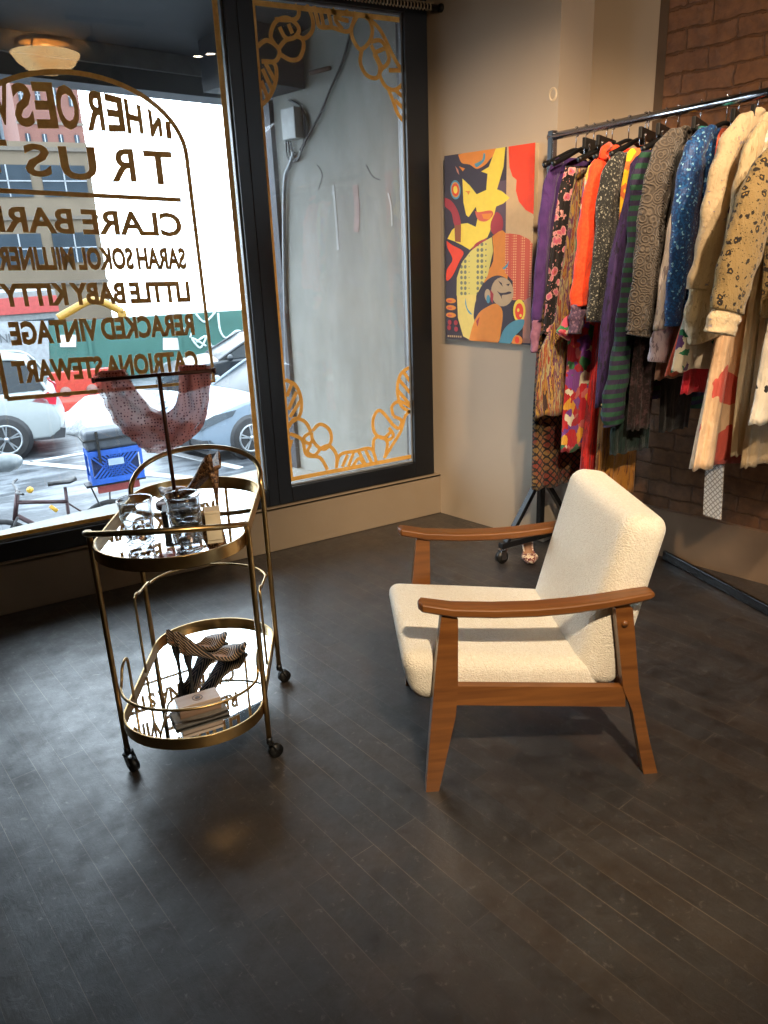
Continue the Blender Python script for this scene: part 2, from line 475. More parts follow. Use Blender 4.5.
#PART2
# ================================================================== SETTING
CEIL = 3.0
UDIR = Vector((.237, -.972, 0)).normalized()      # along the side walls, into the room
WDIR = Vector((.972, .237, 0)).normalized()
A0 = Vector((2.366, 3.544, 0))                     # corner beside the window
C1 = Vector((2.538, 2.838, 0)); C2 = Vector((2.783, 2.898, 0)); B0 = Vector((2.8575, 2.590, 0)); B1 = Vector((2.866, 2.553, 0))

fl = MB().box((0.3, -0.45, -.05), (7.6, 8.3, .1)); fl = struct(fl.build('floor', M_FLOOR), 'dark stained narrow wooden floorboards', 'floor')
struct(MB().box((0.3, -0.45, CEIL+.05), (7.6, 8.3, .1)).build('ceiling', M_CEIL), 'plain painted shop ceiling', 'ceiling')
struct(MB().box((-3.25, -.45, 1.5), (.2, 8.3, 3.0)).build('wall_left', M_DARKW), 'plain wall on the left side of the shop', 'wall')
struct(MB().box((.3, -4.45, 1.5), (7.6, .2, 3.0)).build('wall_back', M_DARKW), 'plain wall at the back of the shop', 'wall')

# wall beneath and around the window
YS, YF, YG = 3.544, 3.562, 3.60
wf = MB()
wf.box((-.35, YS+.09, .12), (5.46, .18, .24))
wf.box((-.35, YS+.11, .232), (5.46, .22, .018))
struct(wf.build('wall_front', M_SILL, bevel=.004), 'low beige wall and ledge under the shop window', 'wall')
hd = MB(); hd.box((-.35, 3.65, 2.86), (5.5, .18, .30)); hd.box((-1.70, 3.65, 1.5), (2.9, .18, 2.6))
struct(hd.build('wall_header', M_FRAME), 'black header above the shop window', 'wall')

def wall_strip(mb, a, b, z0, z1, th=.15):
    a = Vector(a); b = Vector(b); d = (b-a).normalized(); n = Vector((-d.y, d.x, 0))  # left of travel
    if n.x < 0: n = -n
    c = (a+b)/2 + n*th/2
    mb.box((c.x, c.y, (z0+z1)/2), ((b-a).length, th, z1-z0), rz=math.atan2(d.y, d.x))
wr = MB()
wr.prism([(A0.x-.02, A0.y+.08), (C1.x, C1.y), (C2.x, C2.y), (3.1, 3.75), (2.36, 3.75)][::-1], 'z', 0, CEIL)
struct(wr.build('wall_right', M_WALL), 'beige plastered pier where the painting hangs', 'wall')
bend = B1 + UDIR*7.2
wb = MB(); wb.prism([(C2.x, C2.y), (B0.x, B0.y), (3.2, 2.66), (3.2, 3.1), (2.8, 3.0)], 'z', 0, CEIL)
struct(wb.build('wall_recess', M_WALL), 'beige wall strip between the pier and the brick', 'wall')
tr = MB(); tr.prism([(B0.x-.001, B0.y+.001), (B1.x-.001, B1.y-.002), (B1.x+.12, B1.y+.028), (B0.x+.12, B0.y+.031)], 'z', 0, CEIL)
struct(tr.build('trim_2', simple('brown_edge_paint', srgb(92, 72, 52), .6)), 'narrow brown edge where plaster meets brick', 'trim')
# brick part with UVs along the wall
def quad_uv(name, a, b, z0, z1, th, mat):
    a = Vector(a); b = Vector(b); d = (b-a).normalized(); n = Vector((-d.y, d.x, 0)); n = n if n.x > 0 else -n
    L = (b-a).length
    P = [a+Vector((0,0,z0)), b+Vector((0,0,z0)), b+Vector((0,0,z1)), a+Vector((0,0,z1))]
    Q = [p+n*th for p in P]
    me = bpy.data.meshes.new(name); me.from_pydata([tuple(p) for p in P+Q], [], [(0,1,2,3), (7,6,5,4), (0,4,5,1), (1,5,6,2), (2,6,7,3), (3,7,4,0)])
    uv = me.uv_layers.new(name='UVMap'); me.materials.append(mat)
    for f in me.polygons:
        for li in f.loop_indices:
            co = me.vertices[me.loops[li].vertex_index].co
            uv.data[li].uv = ((Vector((co.x, co.y, 0))-a).dot(d) + (Vector((co.x, co.y, 0))-a).dot(n), co.z)
    o = bpy.data.objects.new(name, me); COL.objects.link(o); return o
struct(quad_uv('wall_brick', B1, bend, .24, CEIL, .12, M_BRICK), 'dark brown painted brick wall behind the clothes rack', 'wall')
bs = MB(); wall_strip(bs, B1-UDIR*.0-WDIR*.03, bend-WDIR*.03, 0, .24, .16)
struct(bs.build('baseboard_right', simple('smudged_beige_paint', srgb(150, 124, 100), .35, var=.18, nscale=4)), 'smudged beige painted band below the brick', 'baseboard')

# ------------------------------------------------------------------ windows (frame + panes)
def wx(px, py, y=YF): return at_y(px, py, y).x
XM0, XM1 = 1.312, 1.425      # mullion
XR = 2.335; ZB, ZT = .243, 2.67
def window(name, x0, x1, label, glass, fl_, fr_, fb, ft):
    f = MB()
    def fr(a, b, c, d, mi=0, y0=YF, y1=3.65): f.box(((a+b)/2, (y0+y1)/2, (c+d)/2), (b-a, y1-y0, d-c), mi=mi)
    fr(x0, x0+fl_, ZB, ZT); fr(x1-fr_, x1, ZB, ZT)
    fr(x0+fl_, x1-fr_, ZB, ZB+fb); fr(x0+fl_, x1-fr_, ZT-ft, ZT)
    g0, g1, h0, h1 = x0+fl_, x1-fr_, ZB+fb, ZT-ft
    e = .009
    fr(g0, g0+e, h0, h1, 1, YG-.014, YG+.014); fr(g1-e, g1, h0, h1, 1, YG-.014, YG+.014)
    fr(g0+e, g1-e, h0, h0+e, 1, YG-.014, YG+.014); fr(g0+e, g1-e, h1-e, h1, 1, YG-.014, YG+.014)
    o = struct(f.build(name, [M_FRAME, M_FRAME2], bevel=.003), label, 'window')
    g = MB().box(((g0+g1)/2, YG, (h0+h1)/2), (g1-g0-.002, .006, h1-h0-.002)).build('window_pane', glass, o)
    return o
win1 = window('window_1', -.16, XM0+.055, 'large black framed shop window onto the snowy street', M_GLASS, .12, .055, .085, .10)
win2 = window('window_2', XM0+.055, XR, 'narrower black framed window pane beside the beige pier', M_GLASS2, .075, .128, .085, .12)

# ------------------------------------------------------------------ gold lettering
GY = YG-.0045
_sk = [0]
def stroke(mb, pts, w, y=None):
    """flat ribbon on the glass through world points"""
    _sk[0] += 1; y = (GY if y is None else y) - (_sk[0] % 9)*.00025
    pts = [Vector((p[0], 0, p[2])) for p in pts]; n = len(pts); A = []; B = []
    for i in range(n):
        t = (pts[min(i+1, n-1)] - pts[max(i-1, 0)]).normalized(); s_ = Vector((-t.z, 0, t.x))*w/2
        A.append(pts[i]+s_); B.append(pts[i]-s_)
    for i in range(n-1):
        q = [A[i], A[i+1], B[i+1], B[i]]
        vs = [(p.x, y, p.z) for p in q] + [(p.x, y-.0012, p.z) for p in q]
        mb.add(vs, [(0,1,2,3), (7,6,5,4), (0,4,5,1), (1,5,6,2), (2,6,7,3), (3,7,4,0)])
def PX(l, dx=0, dy=0, s=1.0): return [at_y(dx+x*s, dy+y*s, GY) for x, y in l]

let = thing('window_lettering', 'gold painted shop names and arch, reversed, on the left window', 'lettering', (.63, GY, .95))
def glyph_mesh(txt, off=0.0):
    cu = bpy.data.curves.new('txt', 'FONT'); cu.body = txt; cu.size = 1; cu.offset = off; cu.space_word = .72; cu.extrude = .0; cu.resolution_u = 3
    ob = bpy.data.objects.new('txt', cu); COL.objects.link(ob)
    bpy.context.view_layer.update()
    dg = bpy.context.evaluated_depsgraph_get()
    me = bpy.data.meshes.new_from_object(ob.evaluated_get(dg))
    vs = [v.co.copy() for v in me.vertices]; fs = [tuple(p.vertices) for p in me.polygons]
    # boundary edges for side faces
    cnt = {}
    for f in fs:
        for i in range(len(f)):
            a, b = f[i], f[(i+1) % len(f)]; k = (min(a, b), max(a, b)); cnt.setdefault(k, []).append((a, b))
    ed = [v[0] for v in cnt.values() if len(v) == 1]
    bpy.data.objects.remove(ob); bpy.data.curves.remove(cu); bpy.data.meshes.remove(me)
    return vs, fs, ed
def text_into(mb, txt, p_start, p_end, cap, off, y=GY, th=.0012, top_fn=None, facing=1):
    """p_start, p_end: (x,z) baseline ends; cap height"""
    vs, fs, ed = glyph_mesh(txt, off)
    x0 = min(v.x for v in vs); x1 = max(v.x for v in vs); z1 = max(v.y for v in vs); z0 = min(v.y for v in vs)
    S = Vector((p_start[0], 0, p_start[1])); E_ = Vector((p_end[0], 0, p_end[1]))
    out = []
    for v in vs:
        u = (v.x-x0)/(x1-x0); h = (v.y-z0)/(z1-z0)
        p = S.lerp(E_, u); c = cap if top_fn is None else top_fn(p.x)
        out.append(Vector((p.x, y, p.z + h*c)))
    n = len(out)
    allv = out + [p + Vector((0, -th*facing, 0)) for p in out]
    faces = [f for f in fs] + [tuple(n+i for i in reversed(f)) for f in fs] + [(a, b, n+b, n+a) for a, b in ed]
    mb.add(allv, faces)
def line(txt, pr, pl, cap_px, off, label=None):
    a = at_y(*pr, GY); b = at_y(*pl, GY)
    cap = a.z; t = at_y(pr[0], pr[1]-cap_px, GY).z - a.z
    mb = MB(); text_into(mb, txt, (a.x, a.z), (b.x, b.z), t, off)
    mb.build('text_line', M_GOLD, let, world=True, label=label)
# first line, letters grow towards the arch's middle
ARX = at_y(45, 100, GY).x
CX = (at_y(213, 380, GY).x + at_y(7, 400, GY).x)/2
mb = MB()
top = lambda x: 1.930 + .0 
def arch_z(x):
    u = (x-CX)/.445
    return 1.905 + .285*math.sqrt(max(0, 1-min(1, u*u)))
base1 = lambda x: lerp(1.975, 1.985, 0)
spec = [('I', 167, 172, 139, 122, 121), ('N', 151, 163, 137, 119, 108), ('H', 128, 144, 134, 106, 98), ('E', 109, 126, 132, 98, 93), ('R', 88, 106, 131, 93, 87), ('O', 60, 82, 130, 87, 83), ('E', 38, 59, 128.5, 83, 82), ('S', 17, 36, 127, 83, 83), ('W', -16, 14, 125, 82, 82), ('E', -46, -28, 123, 82, 84)]
for ch, xl, xr, by, tr_, tl_ in spec:
    a = at_y(xr, by, GY); b = at_y(xl, by, GY); hr = at_y(xr, tr_, GY).z-a.z; hl = at_y(xl, tl_, GY).z-b.z
    text_into(mb, ch, (a.x, a.z), (b.x, b.z), .1, .030 if ch != 'N' else .065, top_fn=lambda x, a=a, b=b, hr=hr, hl=hl: lerp(hr, hl, (x-a.x)/(b.x-a.x)))
mb.build('text_line', M_GOLD, let, world=True)
mb = MB()
for ch, xl, xr, by in (('T', 147, 175, 185), ('R', 112, 137, 182), ('U', 63, 99, 180), ('S', 27, 53, 177), ('T', -16, 12, 173)):
    a = at_y(xr-(5 if ch == 'T' else 0), by, GY); b = at_y(xl+(5 if ch == 'T' else 0), by, GY); s_ = .0
    if ch == 'T': a = at_y(xr, by, GY); b = at_y(xl, by-1, GY)
    t = at_y(xr, by-33, GY).z - at_y(xr, by, GY).z
    text_into(mb, ch, (a.x, a.z), (b.x, b.z), t, .022)
mb.build('text_line', M_GOLD, let, world=True)
line('CLARE BARE', (183, 237), (-12, 232), 24, .028)
line('SARAH SOKOL MILLINERY', (187, 269.5), (-12, 271), 22, .045)
line('LITTLE BABY KITTY', (191, 302), (3, 307), 21, .045)
line('RERACKED VINTAGE', (195, 335), (12, 346), 22, .045)
line('CATRIONA STEWART', (199, 371), (15, 384), 21, .045)
mb = MB()
stroke(mb, [at_y(0-50, 188, GY), at_y(181, 200, GY)], .018)
mb.build('divider_line', M_GOLD, let, world=True)
mb = MB()
pr_, pl_ = at_y(214, 381, GY), at_y(7, 399, GY)
pts = [pl_.copy()]
for i in range(33):
    a = PI - PI*i/32; x = CX + .445*math.cos(a)
    tilt = 0
    pts.append(Vector((x, GY, 1.905 + .300*math.sin(a))))
pts.append(pr_.copy()); pts.append(pl_.copy()); pts = [pl_+Vector((0,0,.0))] + pts[1:]
stroke(mb, pts, .019)
mb.build('arch_border', M_GOLD, let, world=True)
# straight gold border lines
bd = MB()
def rect(mb, x0, x1, z0, z1, w):
    for a, b in (((x0-w/2, z0), (x1+w/2, z0)), ((x0-w/2, z1), (x1+w/2, z1)), ((x0, z0), (x0, z1)), ((x1, z0), (x1, z1))):
        stroke(mb, [Vector((a[0], 0, a[1])), Vector((b[0], 0, b[1]))], w)
P1R = at_y(239, 260, GY).x
rect(bd, CX*2-P1R, P1R, at_y(58, 527, GY).z, 2.555, .024)
tag(bd.build('window_border', M_GOLD), 'plain gold painted border line on the large left window', 'border')

orn = thing('window_ornament', 'gold painted scalloped corner ornaments and border on the right window pane', 'ornament', (1.8, GY, .4))
mb = MB()
s4 = .2995
q = [at_y(252.3, 4.5, GY), at_y(404.8, 18.8, GY), at_y(413, 457, GY), at_y(291.2, 478, GY)]
x0 = (q[0].x+q[3].x)/2; x1 = (q[1].x+q[2].x)/2; z1 = (q[0].z+q[1].z)/2; z0 = (q[2].z+q[3].z)/2
rect(mb, x0, x1, z0, z1, .022)
mb.build('border_line', M_GOLD, orn, world=True)
TL = [[(100,355),(130,325),(150,280),(155,240),(145,210),(110,205)],[(108,230),(140,300)],[(118,212),(150,270)],[(104,270),(124,325)],
 [(92,155),(120,135),(150,150),(165,175),(150,205),(105,205)],[(165,180),(200,200),(230,195),(245,160),(240,130),(215,120)],
 [(150,150),(135,120),(150,75),(185,60),(215,75),(230,100),(215,125),(185,135),(160,165)],[(165,90),(180,120),(195,132)],[(195,80),(208,112)],
 [(215,15),(230,40),(215,65),(150,65)],[(255,15),(275,60),(275,100),(255,125),(235,130)],[(280,20),(290,60),(300,90),(340,92),(395,105),(415,60),(420,40)],
 [(300,25),(312,88)],[(325,28),(338,88)],[(395,38),(350,60),(375,98)],[(340,28),(360,60),(395,70)]]
TR = [[(410,80),(430,50),(460,60),(475,100),(465,140),(435,165),(410,130),(405,95),(412,75)],[(440,165),(435,210),(455,250),(490,260),(500,225),(480,180)],
 [(470,140),(500,135),(520,160),(530,200),(510,225),(490,190),(470,150)],[(485,175),(520,160)],[(510,225),(500,250),(520,290),(550,300),(575,280),(580,240),(530,235)],
 [(525,290),(545,340),(560,380),(588,415)],[(550,300),(588,335)],[(550,335),(588,372)],[(450,55),(500,100),(545,190),(575,240)]]
BL = [[(185,400),(220,420),(238,470),(232,520),(200,545)],[(195,500),(222,440)],[(200,525),(236,468)],[(190,455),(205,415)],
 [(195,560),(215,530),(250,540),(270,575)],[(200,580),(240,600),(255,650),(300,660),(325,700)],[(275,570),(300,548),(330,565),(338,600),(320,630),(295,625),(275,600),(272,575)],
 [(270,575),(248,590),(248,605),(265,612),(275,600)],[(270,615),(258,640),(280,652),(300,632)],[(300,630),(330,620),(355,650),(355,695)],
 [(355,692),(368,650),(420,638),(470,630),(488,672)],[(375,690),(392,650)],[(395,688),(412,645)],[(450,680),(430,640)],[(472,676),(452,635)],[(410,688),(430,662),(448,682)],
 [(205,600),(195,650),(205,720)]]
BR = [[(604,355),(570,380),(558,430),(570,485),(608,510)],[(580,375),(604,410)],[(565,400),(606,450)],[(560,435),(606,490)],
 [(545,520),(540,490),(565,472),(606,492)],[(540,545),(500,502),(478,530),(482,575),(510,595),(535,575)],[(545,522),(572,535),(562,562),(538,545)],
 [(530,560),(545,585),(530,600),(512,590)],[(478,640),(480,600),(500,590),(525,610),(515,662)],[(515,660),(540,620),(570,570),(585,520),(608,500)]]
for L, dy in ((TL, 0), (TR, 0), (BL, 260), (BR, 260)):
    mb = MB()
    for st in L:
        p = [at_y(230+x*s4, dy+y*s4, GY) for x, y in st]
        if len(p) > 2: p = catmull(p, 5)
        stroke(mb, p, .0185)
    mb.build('corner_ornament', M_GOLD, orn, world=True)

# curtain rod at the very top
rodp = at_y(441, 8, 3.50)
rt = thing('curtain_rod', 'black rod with ball end above the window, wound with pale cord', 'rod', (1.5, 3.50, rodp.z))
MB().cyl((1.2, 3.50, rodp.z), (rodp.x-.02, 3.50, rodp.z), .012).build('rod', M_BLKMETAL, rt, world=True)
MB().ball((rodp.x, 3.50, rodp.z), .02).build('finial', M_BLKMETAL, rt, world=True)
for x in (1.28, 2.20): MB().cyl((x, 3.50, rodp.z), (x, 3.60, rodp.z+.03), .008).build('bracket', M_BLKMETAL, rt, world=True)
mb = MB(); cordp = []
for i in range(220):
    a = i*.9; cordp.append((lerp(1.75, rodp.x-.05, i/220), 3.50+.017*math.cos(a), rodp.z+.017*math.sin(a)))
mb.tube(cordp, .003, 5).build('wound_cord', simple('pale_cord', srgb(190,170,140), .8), rt, world=True)
# ================================================================== ARMCHAIR
def armchair():
    th = thing('armchair', 'cream boucle lounge armchair with brown wooden frame', 'chair')
    fw = Vector((-.902, .431, 0)).normalized(); sd = Vector((.431, .902, 0)).normalized()
    Rr = Vector((1.577, 1.263, 0)); W_ = .57; L = .654
    org = Rr + fw*L/2 + sd*W_/2
    th.location = org; th.rotation_euler = (0, 0, math.atan2(fw.y, fw.x))
    X = lambda f: f-L/2
    def S(s): return W_/2 - s          # side distance from near plane -> local y (near = +)
    for s in (0, W_):
        y0, y1 = S(s)-.016, S(s)+.016
        fp = [(.674, 0), (.636, 0), (.585, .25), (.578, .34), (.577, .556), (.622, .565), (.640, .40), (.662, .15)]
        MB().prism([(X(a), b) for a, b in fp], 'y', y0, y1).build('leg', M_WOOD, th, bevel=.004)
        rp = [(-.016, 0), (.026, 0), (.075, .22), (.108, .30), (.146, .55), (.098, .55), (.062, .30), (.018, .12)]
        MB().prism([(X(a), b) for a, b in rp], 'y', y0, y1).build('leg', M_WOOD, th, bevel=.004)
        # armrest: lofted along its length
        stn = [(.682, .586, .010, .020), (.672, .582, .026, .026), (.590, .5625, .029, .027), (.48, .552, .030, .027), (.364, .547, .030, .027), (.27, .549, .030, .027), (.182, .556, .029, .026), (.09, .567, .027, .025), (.052, .574, .025, .022), (.040, .577, .018, .014)]
        rings = []
        for f, z, hw, t in stn:
            c = S(s) + (.0 if s == 0 else -.0)
            prof = [(-hw, .006), (-hw+.006, 0), (hw-.006, 0), (hw, .006), (hw, t-.004), (hw-.005, t), (-hw+.005, t), (-hw, t-.004)]
            rings.append([Vector((X(f), c+a, z+b)) for a, b in prof])
        MB().loft(rings, smooth=False).build('armrest', M_WOOD, th, bevel=.002)
        # side rail
        MB().prism([(X(.586), .284), (X(.586), .345), (X(.100), .300), (X(.096), .236)], 'y', S(s)-.012, S(s)+.012).build('side_rail', M_WOOD, th, bevel=.003)
        MB().cyl((X(.118), S(s)+(.013 if s == 0 else -.013), .505), (X(.118), S(s)+(.021 if s == 0 else -.021), .505), .009).build('screw_cap', M_WOOD, th)
    MB().bar((X(.60), S(.01), .29), (X(.60), S(W_-.01), .29), .02, .05).build('cross_rail', M_WOOD, th, bevel=.003)
    MB().bar((X(.10), S(.01), .262), (X(.10), S(W_-.01), .262), .02, .05).build('cross_rail', M_WOOD, th, bevel=.003)
    # cushions
    def cushion(name, prof, s0, s1, r, crown):
        o = rounded([(X(a), b) for a, b in prof], S(s0), S(s1), r, crown).build(name, M_BOUCLE, th)
        weld(o); return o
    cushion('seat_cushion', [(.700, .272), (.735, .432), (.170, .365), (.150, .255)], .024, .546, .045, .008)
    cushion('backrest', [(.108, .800), (-.020, .778), (.104, .262), (.240, .300)], .026, .544, .046, .006)
    return th
armchair()

# ================================================================== BAR CART
CO = Vector((.541, 2.2255, 0)); CRZ = math.atan2(-.194, .391)
def cartw(x, y, z=0): return CO + Matrix.Rotation(CRZ, 3, 'Z') @ Vector((x, y, z))
def bar_cart():
    th = thing('bar_cart', 'two-tier brass bar cart with mirrored oval trays by the window', 'bar cart', CO, CRZ)
    r = .0085; hx, hy = .218, .219
    for sy, up, rise in ((-1, .775, .045), (1, .765, .085)):
        bul = .150 if sy < 0 else .165
        path = [(-hx, sy*hy, .075), (-hx, sy*hy, .3), (-hx, sy*hy, up-.03), (-hx*.995, sy*(hy+.004), up-.008)]
        for i in range(0, 25):
            a = PI - PI*i/24; sn = math.sin(a)
            path.append((hx*math.cos(a)*.985, sy*(hy+.006+bul*sn**.8), up+.012+rise*sn**.8))
        path += [(hx*.995, sy*(hy+.004), up-.008), (hx, sy*hy, up-.03), (hx, sy*hy, .3), (hx, sy*hy, .075)]
        MB().tube(path, r, 10).build('post_hoop', M_BRASS, th)
    def outline(gx, gy, st, n=20):
        o = []
        for i in range(n+1): a = PI*i/n; o.append((gx*math.cos(a), st+gy*math.sin(a)))
        for i in range(n+1): a = PI+PI*i/n; o.append((gx*math.cos(a), -st+gy*math.sin(a)))
        return o
    for zt, nm in ((.758, 'top'), (.202, 'low')):
        out = outline(.211, .172, .205); inn = outline(.205, .166, .205)
        mb = MB(); n = len(out)
        rings = [[Vector((x, y, zt-.036)) for x, y in out], [Vector((x, y, zt)) for x, y in out], [Vector((x, y, zt)) for x, y in inn], [Vector((x, y, zt-.036)) for x, y in inn]]
        mb.loft(rings + [rings[0]], caps=False, smooth=False)
        tr = mb.build('tray', M_BRASS, th, bevel=.0015)
        MB().prism(inn, 'z', zt-.036, zt-.022).build('mirror_base', M_MIRROR, tr)
        MB().prism(inn, 'z', zt-.040, zt-.0365).build('tray_back', M_BLACK, tr)  # unseen black plate, added to keep a warm reflection off the floor
    # lower gallery rails
    def rail(sy, zt, zend, yv):
        p = [(-.201, sy*yv, .19), (-.201, sy*yv, zend-.03), (-.201, sy*(yv+.008), zend-.006), (-.201, sy*(yv+.03), zend), (-.202, sy*(yv+.06), zend-.012), (-.203, sy*.205, zt+.012)]
        for i in range(1, 24):
            a = PI - PI*i/24; p.append((.203*math.cos(a), sy*(.205+.162*math.sin(a)), zt))
        p += [(-x, y, z) for x, y, z in reversed(p[:6])]
        return p
    MB().tube(catmull(rail(-1, .292, .345, .13), 3), .0045, 8).build('gallery_rail', M_BRASS, th)
    MB().tube(catmull(rail(1, .425, .465, .03), 3), .0045, 8).build('gallery_rail', M_BRASS, th)
    for x in (-hx, hx):
        for y in (-hy, hy):
            c = MB()
            c.cyl((x, y, .078), (x, y, .056), .010); ang = .6 if x > 0 else -.7
            dx, dy = .018*math.cos(ang), .018*math.sin(ang)
            nx, ny = -math.sin(ang), math.cos(ang)
            for s_ in (-1, 1):
                c.bar((x+nx*s_*.012, y+ny*s_*.012, .062), (x+dx+nx*s_*.013, y+dy+ny*s_*.013, .022), .012, .004)
            c.bar((x-.006, y, .06), (x+dx*.6, y+dy*.6, .058), .03, .008)
            o = c.build('caster', M_BLACK, th)
            w = MB(); cx, cy = x+dx, y+dy
            w.cyl((cx-nx*.010, cy-ny*.010, .0225), (cx+nx*.010, cy+ny*.010, .0225), .0225, 20)
            w.build('wheel', M_BLACK, o)
    return th
bar_cart()
ZT, ZL = .7365, .1805

def m_tumb():
    k = NT('rippled_clear_glass'); t = k.t; t.nodes.remove(k.p)
    tr = k.n('BsdfTransparent'); tr.inputs[0].default_value = (.86, .87, .88, 1); gl = k.n('BsdfGlossy'); gl.inputs['Roughness'].default_value = .03
    co = k.coord(); v = k.n('TexVoronoi'); t.links.new(co, v.inputs['Vector']); v.inputs['Scale'].default_value = 60
    bp = k.n('Bump'); t.links.new(v.outputs['Distance'], bp.inputs['Height']); bp.inputs['Strength'].default_value = .12; bp.inputs['Distance'].default_value = .003
    t.links.new(bp.outputs[0], gl.inputs['Normal'])
    lw = k.n('LayerWeight'); lw.inputs[0].default_value = .35; t.links.new(bp.outputs[0], lw.inputs['Normal'])
    f = k.math('ADD', k.math('MULTIPLY', lw.outputs['Facing'], .55), .05, True)
    mx = k.n('MixShader'); t.links.new(f, mx.inputs[0]); t.links.new(tr.outputs[0], mx.inputs[1]); t.links.new(gl.outputs[0], mx.inputs[2]); t.links.new(mx.outputs[0], k.out.inputs[0])
    return k.m
M_TUMB = m_tumb()
def tumbler(x, y, rb, rt, h, label):
    p = cartw(x, y, ZT)
    t = thing('tumbler', label, 'glass', p, 0, 'tumblers on the cart')
    seg = 28; rings = []
    prof = [(rb*.2, 0), (rb, 0.0), (rb*1.02, .01), (lerp(rb, rt, .25), h*.22), (lerp(rb, rt, .26)+.0015, h*.235), (lerp(rb, rt, .5), h*.47), (lerp(rb, rt, .51)+.0015, h*.485), (lerp(rb, rt, .75), h*.74), (rt, h),
            (rt-.0022, h), (lerp(rb, rt, .7)-.003, h*.7), (rb*.88, .03), (rb*.3, .026)]
    mb = MB(); mb.lathe([(r, z) for r, z in prof], seg=seg)
    mb.build('tumbler_wall', M_TUMB, t)
    for q, zz in enumerate((.03, .07, .11)):
        z_ = zz/.16*h; r_ = lerp(rb, rt, z_/h)+.0008
        MB().tube([(r_*math.cos(2*PI*i/28), r_*math.sin(2*PI*i/28), z_+.0025*math.sin(7*2*PI*i/28+q*PI)) for i in range(28)], .0022, 6, closed=True).build('glass_ridge', M_CLEAR, t)
    MB().tube([(rt*math.cos(2*PI*i/28), rt*math.sin(2*PI*i/28), h) for i in range(28)], .0018, 6, closed=True).build('rim', M_CLEAR, t)
    # glass drops stacked at the foot
    for k in range(5):
        a = 2*PI*k/5; d = MB().ball((rb*.52*math.cos(a), rb*.52*math.sin(a), .046+.012*(k % 2)), .0125, 8)
        d.build('glass_bead', M_CLEAR, t)
tumbler(-.068, -.262, .033, .046, .150, 'left of the two tall rippled glass tumblers on the cart')
tumbler(.062, -.275, .036, .047, .160, 'right of the two tall rippled glass tumblers, in front of the bronze pump')

# T-shaped stand with sheer garment
SX, SY = -.056, .150
M_STAND = simple('dark_copper', srgb(88, 54, 40), .35, .6)
t = thing('display_stand', 'dark copper T-shaped display stand on the top tray', 'stand', cartw(SX, SY, ZT), CRZ)
MB().lathe([(.065, 0), (.066, .006), (.02, .012), (.008, .02)]).build('base', M_STAND, t)
MB().cyl((0, 0, .01), (0, 0, 1.155-ZT), .0065, 12).build('pole', M_STAND, t)
MB().tube([(-.20, 0, 1.147-ZT), (.172, 0, 1.160-ZT)], .006, 10).build('crossbar', M_STAND, t)
MB().tube([(-.203, 0, 1.147-ZT), (-.195, 0, 1.147-ZT)], .009, 10).build('end_cap', M_STAND, t)
MB().tube([(.166, 0, 1.1595-ZT), (.175, 0, 1.160-ZT)], .009, 10).build('end_cap', M_STAND, t)

def m_sheer():
    k = NT('sheer_dotted_mesh'); co = k.coord(); v = k.n('TexVoronoi'); v.inputs['Randomness'].default_value = .15
    k.t.links.new(co, v.inputs['Vector']); v.inputs['Scale'].default_value = 105
    dots = k.ramp(v.outputs['Distance'], [(0, srgb(66, 20, 20)), (.30, srgb(196, 112, 98))], 'CONSTANT')
    k.P(Base_Color=dots, Roughness=.8)
    k.p.inputs['Alpha'].default_value = .8
    al = k.ramp(v.outputs['Distance'], [(0, (.98,)*3), (.30, (.74,)*3)], 'CONSTANT'); 
    k.p.inputs['Alpha'].default_value = 1
    tl = k.n('BsdfTranslucent'); k.t.links.new(k.ramp(v.outputs['Distance'], [(0, srgb(110, 40, 36)), (.30, srgb(226, 150, 132))], 'CONSTANT'), tl.inputs[0])
    m1 = k.n('MixShader'); m1.inputs[0].default_value = .35; k.t.links.new(k.p.outputs[0], m1.inputs[1]); k.t.links.new(tl.outputs[0], m1.inputs[2])
    tp = k.n('BsdfTransparent'); m2 = k.n('MixShader'); k.t.links.new(al, m2.inputs[0]); k.t.links.new(tp.outputs[0], m2.inputs[1]); k.t.links.new(m1.outputs[0], m2.inputs[2]); k.t.links.new(m2.outputs[0], k.out.inputs[0])
    return k.m
M_SHEER = m_sheer()
